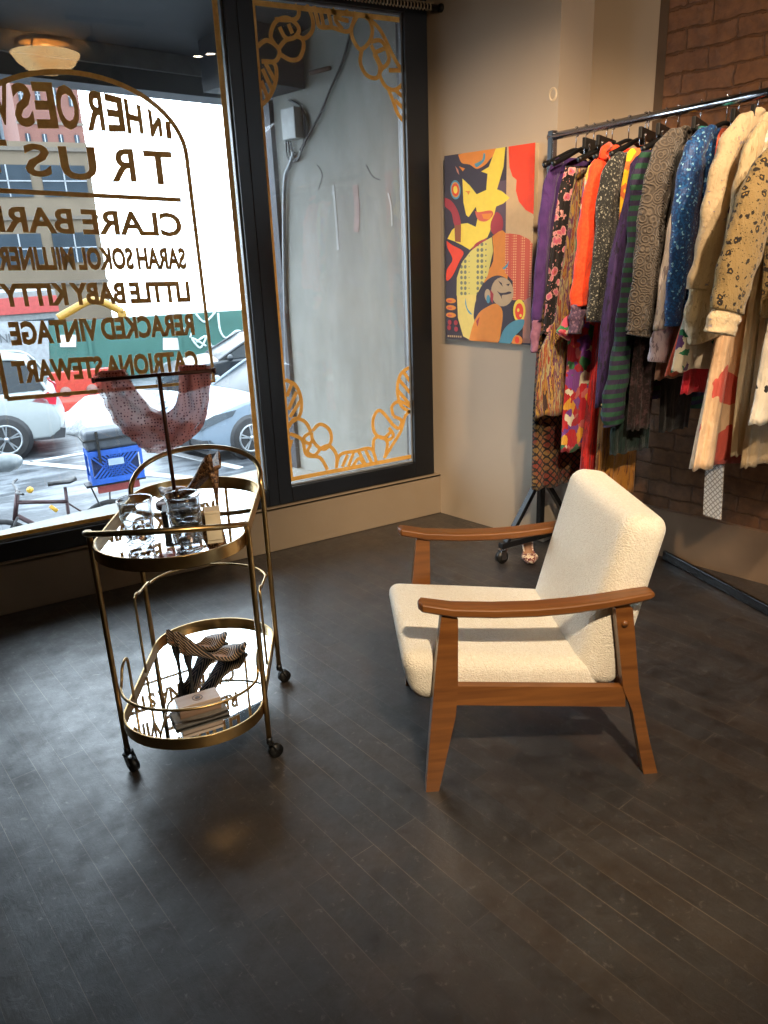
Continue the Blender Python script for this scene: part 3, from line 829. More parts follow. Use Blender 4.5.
def sheer():
    o_ = cartw(0, .177, 1.0); root = thing('sheer_scarf', 'dusty pink dotted sheer cloth draped over the T-stand', 'scarf', o_, CRZ)
    out = [(-.238, 1.166), (-.232, 1.10), (-.212, 1.03), (-.178, .975), (-.150, .945), (-.110, .922), (-.06, .925), (-.015, .945), (.03, .975), (.058, 1.02), (.074, 1.09), (.085, 1.172)]
    inn = [(-.168, 1.172), (-.150, 1.13), (-.125, 1.085), (-.108, 1.062), (-.095, 1.045), (-.075, 1.030), (-.055, 1.030), (-.035, 1.042), (-.018, 1.065), (-.006, 1.095), (.0, 1.135), (.004, 1.178)]
    out = catmull([(x, 0, z) for x, z in out], 5); inn = catmull([(x, 0, z) for x, z in inn], 5)
    for lay, (dy, nm) in enumerate(((-.012, 'front_panel'), (.012, 'back_panel'))):
        mb = MB(); rings = []; n = len(out); nv = 14
        for i in range(n):
            r = []
            for j in range(nv+1):
                t_ = j/nv; p = inn[i].lerp(out[i], t_)
                edge = min(i, n-1-i)/8; amp = .010*min(1, .35+edge)
                y = dy*min(1, .6+edge) + amp*math.sin(t_*11+i*.22+lay*1.7) + .006*math.sin(i*.55+t_*4+lay)
                z = p.z + .004*math.sin(i*.9+t_*3)*(t_ > .9)
                r.append(Vector((p.x, y, z-1.0)))
            rings.append(r)
        mb.loft(rings, closed=False, caps=False)
        o = mb.build(nm, M_SHEER, root)
        # ruffled lace edge
        mb = MB(); rr = []
        for i in range(0, n):
            r = []
            for j in range(4):
                p = out[i]; d = (out[i]-inn[i]).normalized()
                r.append(Vector((p.x+d.x*.005*j, dy+ .006*math.sin(i*1.9+j)*(j/2) + .006*math.sin(i*.55+4+lay)+.010*math.sin(11+i*.22+lay*1.7), p.z+d.z*.005*j-1.0)))
            rr.append(r)
        mb.loft(rr, closed=False, caps=False); mb.build('ruffled_edge', M_SHEER, root)
    # gathers wrapped over the bar
    for x0, x1, zz in ((-.240, -.168, 1.150), (.004, .086, 1.155)):
        mb = MB(); rings = []
        for i in range(9):
            x = lerp(x0, x1, i/8); rings.append([Vector((x, .0115*math.cos(2*PI*k/12)*(1+.15*math.sin(i*2.1)), zz-1.0+.0125*math.sin(2*PI*k/12)+.008+.01*(x-x0))) for k in range(12)])
        mb.loft(rings); mb.build('gathered_strap', M_SHEER, root)
sheer()

# shoes
def shoe(name, label, loc, rz, L=.245, H=.088, mat=None, matin=None, tilt=0, group=None, heel_mat=None, point=.008):
    root = thing(name, label, 'shoe', loc, rz, group)
    def sole_z(s):
        if s > .68: return .004+.010*max(0, (s-.93)/.07)
        t_ = 1-s/.68; return .004 + H*(.55*t_**1.25 + .45*(3*t_*t_-2*t_**3))
    def hw(s):
        ks = [(0, .020), (.06, .027), (.2, .030), (.42, .026), (.6, .038), (.74, .042), (.88, .026), (.96, .013), (1, point)]
        for (a, b), (c, d) in zip(ks, ks[1:]):
            if s <= c: return lerp(b, d, (s-a)/(c-a))
        return ks[-1][1]
    def wall(s):
        ks = [(0, .054), (.06, .056), (.16, .044), (.32, .021), (.50, .016), (.62, .020), (.72, .029), (.85, .026), (1, .012)]
        for (a, b), (c, d) in zip(ks, ks[1:]):
            if s <= c: return lerp(b, d, (s-a)/(c-a))
        return ks[-1][1]
    rings = []; irings = []; N_ = 30
    for k in range(N_+1):
        s = k/N_; z = sole_z(s); w = hw(s); h = wall(s); x = (s-.5)*L
        cov = max(0, min(1, (s-.63)/.07))    # vamp covers the foot from here
        tz = z+h; top = lerp(.007, h*1.18, cov)
        r = [(-w*.75, z), (-w, z+h*.3), (-w*.97, z+h*.7), (-w*.86, tz), (-w*.80, tz+.0005), (-w*.68, z+lerp(.01, h*1.1, cov)), (0, z+top), (w*.68, z+lerp(.01, h*1.1, cov)), (w*.80, tz+.0005), (w*.86, tz), (w*.97, z+h*.7), (w, z+h*.3), (w*.75, z)]
        rings.append([Vector((x, a, b)) for a, b in r])
    MB().loft(rings).build('upper', mat, root)
    # insole
    ir = []
    for k in range(21):
        s = .02+.64*k/20; z = sole_z(s)+.0115; w = hw(s)*.78; x = (s-.5)*L
        ir.append([Vector((x, -w, z)), Vector((x, 0, z+.001)), Vector((x, w, z)), Vector((x, w, z-.003)), Vector((x, -w, z-.003))])
    MB().loft(ir).build('insole', matin, root)
    hx = -.5*L
    hp = [(hx+.020, .016, .021, sole_z(.04)+.004), (hx+.016, .011, .013, H*.7), (hx+.017, .0065, .007, H*.4), (hx+.018, .0050, .005, .006), (hx+.018, .0055, .0055, 0)]
    MB().loft([[Vector((cx+a*math.cos(2*PI*i/10), b*math.sin(2*PI*i/10), z)) for i in range(10)] for cx, a, b, z in hp]).build('heel', heel_mat or mat, root)
    return root
M_SNAKE = cloth('bronze_snakeskin', 'cells', [(92, 60, 38), (140, 100, 66), (62, 40, 28), (170, 132, 94)], 210, rough=.35, metal=.25, sheen=0, bump=.4, bscale=120)
M_INS = simple('tan_lining', srgb(176, 130, 98), .6)
def m_chev():
    k = NT('black_and_tan_chevron'); c = k.n('TexCoord'); sp = k.n('SeparateXYZ'); k.t.links.new(c.outputs['Object'], sp.inputs[0])
    ay = k.math('ABSOLUTE', sp.outputs[1]); z = k.math('MULTIPLY', sp.outputs[2], .8)
    v = k.math('ADD', k.math('ADD', sp.outputs[0], ay), z); f = k.math('FRACT', k.math('MULTIPLY', v, 95.0))
    k.P(Base_Color=k.ramp(f, [(0, srgb(16, 14, 15)), (.70, srgb(186, 156, 128))], 'CONSTANT'), Roughness=.5); return k.m
M_CHEV = m_chev()
M_NAVY = simple('black_suede', srgb(15, 16, 20), .7)
p = cartw(.010, .112, ZT)
# toe towards the left back, heel towards the right front
a = cartw(-.135, .262, 0); b = cartw(.112, .055, 0); dv = a-b
shoe('pump_shoe', 'bronze snakeskin high heel pump on the top tray', (a+b)/2+Vector((0, 0, ZT)), math.atan2(dv.y, dv.x),   .300, .128, M_SNAKE, M_INS)
a = cartw(.120, .170, 0); b = cartw(-.060, -.040, 0); dv = a-b
shoe('pump_shoe', 'black and tan chevron pump on the lower tray, nearer of the pair', (a+b)/2+Vector((0, 0, ZL)), math.atan2(dv.y, dv.x), .262, .098, M_CHEV, M_INS, heel_mat=M_NAVY, group='chevron pumps on the lower tray')
a = cartw(.040, .262, 0); b = cartw(-.110, .020, 0); dv = a-b
shoe('pump_shoe', 'black and tan chevron pump on the lower tray, further back of the pair', (a+b)/2+Vector((0, 0, ZL)), math.atan2(dv.y, dv.x), .262, .098, M_CHEV, M_INS, heel_mat=M_NAVY, group='chevron pumps on the lower tray')

# boxes on the top tray
def small_box(name, label, x, y, z, d, rz, mat, mat2=None, cat='box', lid=True):
    t = thing(name, label, cat, cartw(x, y, z), CRZ+rz)
    MB().box((0, 0, d[2]*.4), (d[0], d[1], d[2]*.8)).build('box_body', mat, t, bevel=.002)
    MB().box((0, 0, d[2]*.9), (d[0]+.002, d[1]+.002, d[2]*.2)).build('lid', mat2 or mat, t, bevel=.002)
    return t
small_box('gift_box', 'small black box behind the tumblers on the top tray', .000, -.055, ZT, (.10, .07, .055), .15, M_BLACK)
small_box('card_box', 'small cream box beside the black box on the top tray', .098, -.075, ZT, (.045, .05, .05), .2, simple('cream_card', srgb(226, 208, 176), .6))
# lower tray: book with trinket box
t = thing('clutch_bag', 'flat grey patterned pouch under the small wooden box on lower tray', 'pouch', cartw(.018, -.228, ZL), CRZ+.42)
MB().box((0, 0, .005), (.165, .095, .010)).build('pouch_body', simple('grey_felt', srgb(92, 90, 88), .7, nscale=60), t, bevel=.005)
MB().box((0, -.005, .0115), (.160, .060, .003)).build('flap', simple('grey_felt_flap', srgb(112, 106, 98), .7, nscale=60), t, bevel=.001)
t = thing('trinket_box', 'small taupe wooden box with round emblem on the grey pouch', 'box', cartw(.015, -.215, ZL+.0132), CRZ+.42)
MB().box((0, 0, .014), (.125, .062, .028)).build('box_body', m_wood('pale_taupe_wood', (150, 122, 100), (120, 96, 80)), t, bevel=.002)
MB().box((0, 0, .034), (.127, .064, .012)).build('lid', m_wood('taupe_wood_lid', (184, 160, 140), (160, 136, 118)), t, bevel=.002)
MB().lathe([(.016, .0395), (.016, .0408), (.013, .0408), (.013, .0396)], seg=24).build('emblem_ring', simple('grey_print', srgb(96, 88, 90), .5), t)
MB().lathe([(.008, .0395), (.008, .0408), (.001, .0408)], seg=16).build('emblem_dot', simple('grey_print2', srgb(96, 88, 90), .5), t)
# ================================================================== PAINTING
NRM = Vector((-.972, -.237, 0)).normalized()
pt = thing('painting', 'colourful abstract canvas painting with yellow bird on the beige pier', 'painting', A0+UDIR*.36+NRM*.015+Vector((0,0,1.02)))
def cvp(x, y, off):
    u = (x-98)/372.0; top = 158-77*u; bot = 905+8*u; v = (y-top)/(bot-top)
    return A0 + UDIR*(.083+.55*u) + NRM*off + Vector((0, 0, 1.917-.897*v))
def flatm(n, c, r=.55): return simple(n, srgb(*c), r, var=.04, nscale=40, bump=.08, bscale=400)
ARTM = {}
for n, c in dict(plum=(58,44,54), yellow=(248,220,74), orange=(232,142,42), red=(242,70,22), sand=(212,178,132), coral=(216,98,66), crimson=(172,52,58), blue=(84,148,170), skin=(196,168,132), brown=(150,84,40), paleyel=(232,210,116), mauve=(96,74,88), pinkdust=(200,130,104)).items():
    ARTM[n] = flatm('paint_'+n, c)
def m_dots(n, c1, c2, sc):
    k = NT(n); co = k.coord((1,1,1)); v = k.n('TexVoronoi'); v.inputs['Randomness'].default_value = 0.0
    k.t.links.new(co, v.inputs['Vector']); v.inputs['Scale'].default_value = sc
    k.P(Base_Color=k.ramp(v.outputs['Distance'], [(0, srgb(*c2)), (.36, srgb(*c1))], 'CONSTANT'), Roughness=.55); return k.m
ARTM['ydots'] = m_dots('paint_dotted_yellow', (222,208,110), (120,124,100), 38)
ARTM['rdots'] = m_dots('paint_dotted_red', (214,90,60), (236,168,110), 85)
keys = list(ARTM)
mb = MB(); lay = [0]
def shp(m_, pts, smooth=True):
    lay[0] += 1
    if smooth and len(pts) > 4:
        q_ = [Vector((x, y, 0)) for x, y in pts]; q_ = catmull(q_+[q_[0]], 4)[:-1]; pts = [(p.x, p.y) for p in q_]
    pts = [(min(470, max(98, x)), y) for x, y in pts]
    pts = [(x, min(905+8*(x-98)/372, max(158-77*(x-98)/372, y))) for x, y in pts]
    off = .0302+lay[0]*.00008
    vs = [cvp(x, y, off) for x, y in pts]; mb.add(vs, [tuple(range(len(vs)))], False, keys.index(m_))
def ell(m_, cx, cy, rx, ry, n=22): shp(m_, [(cx+rx*math.cos(2*PI*i/n), cy+ry*math.sin(2*PI*i/n)) for i in range(n)], False)
shp('plum', [(98,158),(470,81),(470,913),(98,905)], False)
shp('mauve', [(320,240),(368,230),(368,455),(300,440)], False)
shp('sand', [(362,103),(470,81),(470,480),(362,480)], False)
shp('red', [(368,102),(470,81),(470,360),(440,345),(412,312),(400,270),(402,228),(385,215),(373,180)], False)
shp('orange', [(160,148),(210,130),(320,110),(318,130),(295,155),(275,178),(240,196),(210,182),(175,178)])
shp('yellow', [(318,112),(356,104),(350,180),(335,235),(325,270),(345,276),(376,300),(350,325),(322,338),(312,380),(297,440),(286,465),(250,485),(210,520),(175,503),(140,490),(108,482),(130,445),(160,420),(200,412),(236,425),(245,385),(236,345),(205,388),(194,380),(182,330),(178,238),(210,262),(240,295),(280,275),(285,212),(258,205),(290,185)], False)
shp('blue', [(230,178),(262,160),(268,135),(275,140),(270,165),(240,190)])
shp('orange', [(188,286),(212,284),(205,300),(198,290)])
for m_, r in (('blue', 30), ('orange', 24), ('plum', 19), ('red', 18), ('yellow', 12)): ell(m_, 147, 284, r*.78, r*1.25)
shp('pinkdust', [(147,192),(160,205),(165,225),(155,215)]); shp('orange', [(163,192),(190,198),(180,210)])
shp('crimson', [(97,318),(130,330),(160,372),(170,425),(142,425),(128,375),(97,350)])
shp('brown', [(142,425),(172,420),(170,492),(144,490)], False)
shp('coral', [(233,360),(250,365),(300,355),(310,372),(285,398),(255,400),(240,385)]); shp('orange', [(262,372),(306,366),(296,392),(270,390)])
shp('crimson', [(302,400),(322,360),(345,375),(352,410),(340,448),(315,452),(300,430)])
shp('crimson', [(218,520),(240,490),(285,470),(280,500),(255,525)])
shp('red', [(105,490),(130,505),(182,530),(165,570),(130,635),(103,655),(105,610),(132,565),(110,520)])
shp('orange', [(308,458),(362,442),(372,640),(300,660),(270,640),(312,560)])
shp('ydots', [(306,462),(312,520),(290,620),(265,665),(240,710),(150,715),(152,640),(175,575),(215,525),(262,488)], False)
shp('rdots', [(362,442),(420,446),(455,462),(470,480),(470,720),(395,720),(395,640),(362,605)], False)
shp('paleyel', [(152,715),(240,705),(236,800),(212,905),(180,890),(156,810)], False)
shp('pinkdust', [(440,720),(470,700),(470,905),(440,905)], False)
shp('blue', [(192,722),(200,765),(222,792),(205,785),(190,750)]); shp('blue', [(352,588),(370,570),(378,555),(372,580),(358,592)])
shp('plum', [(258,700),(275,655),(310,626),(345,620),(380,640),(398,680),(390,730),(400,800),(372,870),(345,872),(330,760),(300,748),(262,800),(230,812),(236,740)])
ell('skin', 352, 688, 47, 62); ell('skin', 290, 705, 13, 26); ell('blue', 293, 722, 8, 18)
shp('crimson', [(302,680),(316,700),(312,740),(303,725)])
shp('orange', [(208,906),(225,840),(252,785),(290,755),(328,740),(355,772),(350,850),(336,911),(276,909),(276,850),(266,909)])
shp('crimson', [(240,820),(256,800),(246,845)])
ell('yellow', 424, 765, 25, 50); ell('red', 424, 768, 17, 36); ell('yellow', 420, 762, 5, 8); ell('yellow', 430, 785, 5, 7)
ell('orange', 416, 895, 24, 24); ell('red', 418, 893, 9, 16)
shp('blue', [(340,911),(362,850),(400,812),(444,802),(438,840),(405,880),(388,912)])
shp('plum', [(330,684),(345,692),(365,690),(382,684),(392,690),(372,698),(352,702),(352,718),(345,704)]); shp('plum', [(335,640),(350,650),(355,665),(344,654)]); shp('plum', [(368,655),(385,650),(378,662)])
for y in (738, 768, 800):
    ell('orange', 124, y, 24, 11); ell('coral', 118, y+2, 12, 5)
for x, y in ((115,855),(147,832),(148,860),(118,832)): ell('crimson', x, y, 9, 11)
for i in range(7): shp('sand', [(108+10*i,888),(114+10*i,888),(114+10*i,896),(108+10*i,896)], False)
mb.build('painted_canvas', [ARTM[k_] for k_ in keys], pt, world=True)
mb = MB()
c = A0+UDIR*(.083+.275)+NRM*.0155; mb.box((c.x, c.y, 1.4685), (.55, .029, .897), rz=math.atan2(UDIR.y, UDIR.x))
mb.build('canvas_edge', simple('primed_canvas', srgb(206, 184, 150), .7), pt, world=True)
c = C1 - UDIR*.035 + NRM*.004
hk = thing('wall_hook', 'small white plastic ring hook on the edge of the pier', 'hook', c+Vector((0,0,2.0)))
hp = at_y(557, 95, C1.y+.03)
hk.location = (hp.x-.02, hp.y, hp.z)
mb = MB(); R3 = [(NRM*0.004+UDIR*.018*math.cos(2*PI*i/16)+Vector((0,0,.024*math.sin(2*PI*i/16)))) for i in range(16)]
mb.tube(R3, .006, 8, closed=True); mb.build('ring', simple('white_plastic', srgb(214,196,168), .4), hk)

# ================================================================== CLOTHES RACK
RX, RZ, RY0, RY1 = 2.43, 1.917, 2.745, .80
rk = thing('clothes_rack', 'rolling clothes rack with chrome rail and black uprights', 'clothes rack', (RX, (RY0+RY1)/2, 0))
def rp(mb, name, mat, par=None, **k): return mb.build(name, mat, par or rk, world=(par is None), **k)
rp(MB().cyl((RX, RY0+.02, RZ), (RX, RY1-.02, RZ), .0155, 18), 'rail', M_CHROME)
for y in (RY0, RY1):
    mb = MB(); mb.box((RX, y, 1.02), (.03, .03, 1.84)); rp(mb, 'upright', M_BLKMETAL, bevel=.003)
    rp(MB().box((RX, y, 1.80), (.024, .034, .27)), 'height_sleeve', M_CHROME, bevel=.002)
    mb = MB(); mb.box((RX, y, .092), (.50, .035, .03)); rp(mb, 'foot', M_BLKMETAL, bevel=.003)
    for sx in (-1, 1):
        mb = MB(); mb.bar((RX+sx*.01, y, .40), (RX+sx*.215, y, .10), .03, .022); rp(mb, 'brace', M_BLKMETAL, bevel=.002)
        mb = MB(); cx = RX+sx*.225
        mb.cyl((cx, y, .085), (cx, y, .066), .012); mb.box((cx-.014, y-.015, .045), (.028, .004, .05)); mb.box((cx-.014, y+.015, .045), (.028, .004, .05)); mb.box((cx-.01, y, .068), (.034, .034, .006))
        ob = mb.build('caster', M_CHROME, rk, world=True)
        w = MB(); w.cyl((cx-.016, y-.012, .032), (cx-.016, y+.012, .032), .032, 22); w.cyl((cx-.016, y-.0135, .032), (cx-.016, y+.0135, .032), .012, 14, mi=1)
        o2 = w.build('wheel', [M_BLACK, M_CHROME], ob); o2.location = (0,0,0)
        o2.data.transform(Matrix.Translation(-rk.location))
mb = MB(); a = Vector((2.84, 2.46, .05)); b = Vector((2.62, .95, .05)); 
cc = tag(MB().bar((2.862, 2.33, .024), (2.60, .95, .024), .018, .048).build('cable_cover', simple('glossy_black', srgb(14,14,15), .12), bevel=.006), 'glossy black strip along the floor below the brick wall', 'cable cover')

# ================================================================== HANGERS + GARMENTS
def G(px, py, y): p = at_y(px, py, y); return (p.x, p.z)
def hanger(y, style, label, tw=0.0, zc=1.845, w=.20):
    h = thing('clothes_hanger', label, 'hanger', (RX, y, zc), tw, 'black hangers on the rack')
    # hook over the rail
    p = [(0, 0, 0), (0, 0, RZ-zc-.020)]
    ct, st_ = math.cos(-tw), math.sin(-tw)
    for i in range(10):
        a = -PI/2 + PI*i/9*1.15
        q_ = (.0185*math.cos(a), 0, RZ-zc+.0185*math.sin(a)); p.append(q_)
    hk_ = MB().tube(p, .002, 7).build('hook', M_CHROME, h)
    if style == 'bar':
        MB().box((0, 0, -.008), (2*w, .014, .040)).build('crossbar', M_BLACK, h, bevel=.003)
        for sx in (-1, 1):
            c = MB(); c.box((sx*w*.62, 0, -.03), (.022, .020, .035)); c.cyl((sx*w*.62, -.012, -.012), (sx*w*.62, .012, -.012), .005)
            c.build('clip', M_CHROME, h, bevel=.002)
    else:
        path = catmull([(-w, 0, -.062), (-w*.6, 0, -.036), (-w*.2, 0, -.008), (0, 0, 0), (w*.2, 0, -.008), (w*.6, 0, -.036), (w, 0, -.062)], 5)
        MB().tube(path, [.006+.004*abs(q_.x)/w for q_ in path], 8, flat=1.2).build('shoulder_bar', M_BLACK, h)
    return h

def interp(pts, z):
    """pts sorted by falling z: list of (x,z)"""
    if z >= pts[0][1]: return pts[0][0]
    for (a, b), (c, d) in zip(pts, pts[1:]):
        if z >= d: return lerp(a, c, (b-z)/(b-d) if b != d else 0)
    return pts[-1][0]
def body(mb, y, left, right_x=None, th=.018, amp=.006, folds=9, n=56, nz=40, ph=0, flare=0, hem=.004, inset=0):
    """left: [(X,z)] outline top->bottom; right mirrored about rail unless given"""
    z0, z1 = left[0][1], left[-1][1]; rings = []
    for k in range(nz+1):
        t = k/nz; z = lerp(z0, z1, t); xl = interp(left, z)
        xr = 2*RX-xl if right_x is None else (interp(right_x, z) if isinstance(right_x, list) else right_x)
        c = (xl+xr)/2; hw = max(.004, (xr-xl)/2); a_ = amp*min(1, t*2.5+.15); r = []
        tt = th*(.55+.45*min(1, t*6))*(1+flare*t)
        for i in range(n):
            an = 2*PI*i/n; cs, sn = math.cos(an), math.sin(an)
            rr = 1+.0*cs
            f = a_*math.sin(folds*an+ph+1.3*math.sin(t*3+ph)) + a_*.5*math.sin((folds*2+3)*an+ph*2-t*4)
            x = c + hw*math.copysign(abs(cs)**.75, cs) + f*.6*cs
            yy = y + (tt*math.copysign(abs(sn)**.6, sn)) + f*(.9*abs(sn)+.15)*math.copysign(1, sn)
            zz = z - (hem*math.sin(folds*an+ph) if k == nz else 0)
            r.append(Vector((x, yy, zz)))
        rings.append(r)
    mb.loft(rings); return mb
def sleeve(mb, y, pts, n=18, wr=.004, ry=.8, ph=0, ns=6):
    """pts: (X,z,half width)"""
    P = catmull([(x, w, z) for x, z, w in pts], ns); rings = []; m_ = len(P)
    for k, p in enumerate(P):
        a = P[max(k-1, 0)]; b = P[min(k+1, m_-1)]; t = Vector((b.x-a.x, 0, b.z-a.z)).normalized(); s_ = Vector((-t.z, 0, t.x))
        r = []
        for i in range(n):
            an = 2*PI*i/n
            w = p.y*(1+ .0) + wr*math.sin(3*an+k*.55+ph)*.6 + wr*math.sin(k*1.25+ph+2*math.cos(an))*.7
            r.append(Vector((p.x, y, p.z)) + s_*w*math.cos(an) + Vector((0, w*ry*math.sin(an), 0)))
        rings.append(r)
    mb.loft(rings); return mb
def garment(name, cat, label, y, mat, left=None, slv=None, cuff=None, th=.016, amp=.005, folds=9, ph=0, wr=.004, ry=.55, rx=None, extra=None, group=None, both=True, bname='bodice', mslv=None):
    g = thing(name, label, cat, (RX, y, 1.84), 0, group or 'garments on the rack')
    if left:
        L = [G(px, py, y) for px, py in left]
        if rx == 'm': rx = None
        body(MB(), y, L, rx, th, amp, folds, ph=ph).build(bname, mat, g, world=True)
    if slv:
        S_ = [(*G(px, py, y-.004), w) for px, py, w in slv]
        sleeve(MB(), y-.004, S_, wr=wr, ry=ry, ph=ph).build('sleeve', mslv or mat, g, world=True)
        if both:
            S2 = [(2*RX-x, z, w) for x, z, w in S_]
            sleeve(MB(), y+.004, S2, wr=wr, ry=ry, ph=ph+1).build('sleeve', mslv or mat, g, world=True)
    if cuff:
        cm, cp = cuff
        S_ = [(*G(px, py, y-.004), w) for px, py, w in cp]
        sleeve(MB(), y-.004, S_, wr=wr, ry=ry, ph=ph+2).build('cuff', cm, g, world=True)
    return g
V = cloth
c_purple = V('purple_knit', 'solid', [(62,32,96),(76,42,112)], 20)
c_lilac = V('dusty_lilac_knit', 'solid', [(132,88,118),(150,104,130)], 60)
c_blkflor = V('black_floral', 'flower', [(24,18,20),(214,104,134),(226,160,156),(196,84,60)], 24, thr=.42)
c_multi = V('multi_stripe_print', 'vstripes', [(52,30,26),(150,112,46),(132,56,42),(150,140,100),(96,52,78),(168,132,60),(74,42,34),(140,72,56),(88,92,48)], 3.2, stretch=(12,12,1.6))
c_latt = V('dark_lattice_print', 'lattice', [(20,14,16),(120,92,48),(116,46,34)], 17)
c_flor = V('bright_floral', 'cells', [(120,60,150),(232,222,196),(196,36,48),(60,130,84),(232,170,60),(206,110,110),(136,70,160),(184,30,50)], 24)
c_white = V('white_collar', 'vstripes', [(236,228,208),(236,206,90),(226,226,210)], 12)
c_orange = V('orange_red_knit', 'solid', [(240,62,20),(248,76,28)], 90, bump=.4, bscale=160)
c_greyp = V('mauve_tweed', 'speckle', [(70,50,76),(100,76,100),(130,100,120)], 60)
c_tweed = V('black_white_tweed', 'speckle', [(22,24,24),(40,42,40),(150,148,136)], 120, thr=.53, bump=.8)
c_yel = V('yellow_check', 'lattice', [(214,110,50),(246,200,24),(242,186,30)], 7)
c_red = V('red_satin', 'vstripes', [(190,22,24),(220,40,28),(150,18,22),(204,30,26)], 7, stretch=(9,9,1), rough=.45)
c_gold = V('gold_brown_silk', 'vstripes', [(150,92,26),(190,124,36),(116,62,24)], 8, stretch=(9,9,1), rough=.5)
c_velv = V('purple_velvet', 'vstripes', [(34,18,60),(50,28,80),(24,12,44)], 9, stretch=(6,6,2), rough=.8, sheen=.05)
c_gstr = V('green_purple_stripes', 'stripes', [(20,66,46),(34,22,56)], 9, bump=.4, sheen=.03)
c_taupe = V('taupe_embroidered', 'embroid', [(66,58,51),(94,84,73)], 30, bump=.55)
c_brown = V('plum_brown_lace', 'speckle', [(38,24,24),(62,42,44),(84,58,62)], 40)
c_dgreen = V('dark_green_velvet', 'vstripes', [(10,24,22),(18,44,38),(8,14,18)], 9, stretch=(9,9,1))
c_shade = V('shadow_black', 'solid', [(13,12,13),(20,18,19)], 20)  # near-black colour standing for shade mid rack
c_teal = V('teal_sequins', 'sequin', [(30,120,120),(60,170,160),(180,240,230)], 130, rough=.3, metal=.4)
c_wsat = V('white_satin', 'vstripes', [(196,186,180),(226,216,208),(160,148,150)], 8, stretch=(9,9,1), rough=.4)
c_lav = V('grey_lilac_satin', 'vstripes', [(150,134,146),(184,168,176),(120,106,118)], 8, stretch=(7,7,2), rough=.35)
c_sand = V('pinkish_beige_cloth', 'solid', [(150,120,104),(170,138,118)], 20)
c_blue = V('blue_sequins', 'sequin', [(8,58,116),(18,88,154),(130,186,220)], 170, rough=.5, metal=.15, bump=.6)
c_coral = V('coral_crepe', 'solid', [(238,106,76),(244,120,88)], 14)
c_crim = V('crimson_satin', 'solid', [(196,20,44),(216,30,50)], 14, rough=.5)
c_leaf = V('white_green_leaf_print', 'cells', [(236,226,206),(232,222,200),(236,226,206),(38,132,92),(236,226,206),(232,222,200),(96,60,120),(236,226,206),(236,226,206),(40,130,90),(232,222,200)], 30)
c_lace = V('cream_lace', 'speckle', [(206,184,148),(194,170,136),(140,134,148)], 48, thr=.60, bump=.9)
c_cream = V('cream_silk', 'vstripes', [(188,166,126),(204,182,142),(170,146,108)], 8, stretch=(7,7,1.5), rough=.6)
c_pearl = V('cream_pearl_trim', 'sequin', [(214,194,158),(236,222,192),(255,248,232)], 100, rough=.35, bump=.9)
c_jacq = V('gold_black_jacquard', 'flower', [(150,126,80),(34,26,18),(46,36,22),(156,122,58)], 42, thr=.36, bump=.6)
c_peach = V('peach_red_print', 'cells', [(222,188,150),(220,185,147),(223,189,152),(206,90,78),(222,188,151),(216,181,144),(221,187,149),(223,190,152),(222,187,150)], 12, rough=.6)
c_panel = V('cream_motif_cloth', 'flower', [(214,194,160),(80,70,66),(214,194,160)], 9, thr=.10)
c_beigep = V('beige_cloth', 'solid', [(190,162,124),(200,172,134)], 10)
c_bw = V('white_black_flower', 'flower', [(222,212,194),(26,24,24),(226,216,198)], 14, thr=.22)
c_check = V('white_check_tape', 'lattice', [(150,138,128),(214,206,196),(214,206,196)], 30)
c_pinkf = V('pink_cuff_floral', 'cells', [(226,96,120),(238,210,190),(60,140,90),(236,170,80),(220,70,90)], 30)

PO = [  # hanger labels
]
garment('blouse', 'blouse', 'purple knit blouse at the far left end of the rack', 2.60, c_purple, [(566,158),(556,168),(549,180),(546,230),(542,300)], [(560,160,.022),(552,176,.030),(546,215,.033),(541,270,.032),(537,322,.028)], (c_lilac, [(537,320,.026),(536,335,.028),(536,352,.026)]))
garment('dress', 'dress', 'black dress with pink flowers beside the purple blouse', 2.545, c_blkflor, [(566,166),(560,190),(553,240),(548,290),(545,330),(541,334)], None, None, th=.02)
garment('long_dress', 'dress', 'long dress with dark orange lattice print, lowest hem at left of the rack', 2.58, c_latt, [(560,190),(546,300),(538,345),(534,415),(533,490)], th=.018, amp=.005)
garment('maxi_dress', 'dress', 'long gold and rust striped print dress near the left end', 2.475, c_multi, [(577,168),(573,190),(566,250),(556,320),(541,350),(536,390),(535,417)], th=.026, amp=.009, folds=8)
garment('kimono', 'dress', 'bright purple red and white floral dress with pale collar', 2.40, c_flor, [(592,165),(585,175),(579,230),(573,300),(569,360),(565,410),(563,452)], None, (c_pinkf, [(575,308,.012),(570,322,.030),(563,336,.040)]), th=.02, amp=.008, folds=7)
garment('sweater', 'sweater', 'bright orange red knit sweater with mauve cuff', 2.315, c_orange, [(617,148),(604,155),(598,190),(590,250),(584,310)], [(618,146,.010),(610,154,.024),(600,168,.040),(594,195,.050),(588,240,.050),(582,280,.046),(579,306,.044)], (c_greyp, [(579,305,.038),(577,318,.036),(575,334,.030)]), wr=.005)
garment('tweed_jacket', 'jacket', 'black and white tweed jacket beside the orange sweater', 2.235, c_tweed, [(630,150),(620,156),(610,200),(604,260),(598,300)], [(624,155,.02),(614,168,.042),(608,200,.050),(603,250,.046),(598,290,.042),(593,322,.036)], None)
garment('gown', 'dress', 'red satin gown with long hem hanging low behind', 2.335, c_red, [(606,200),(600,300),(592,380),(586,430),(580,500)], th=.024, amp=.008)
garment('gown', 'dress', 'golden brown silk gown beside the red satin gown', 2.27, c_gold, [(618,200),(610,300),(604,380),(600,440),(596,500)], th=.022, amp=.008)
garment('sun_dress', 'dress', 'yellow checked sleeveless dress strap between dark jackets', 2.19, c_yel, [(632,148),(628,152),(622,190),(619,250)], None, None, th=.014)
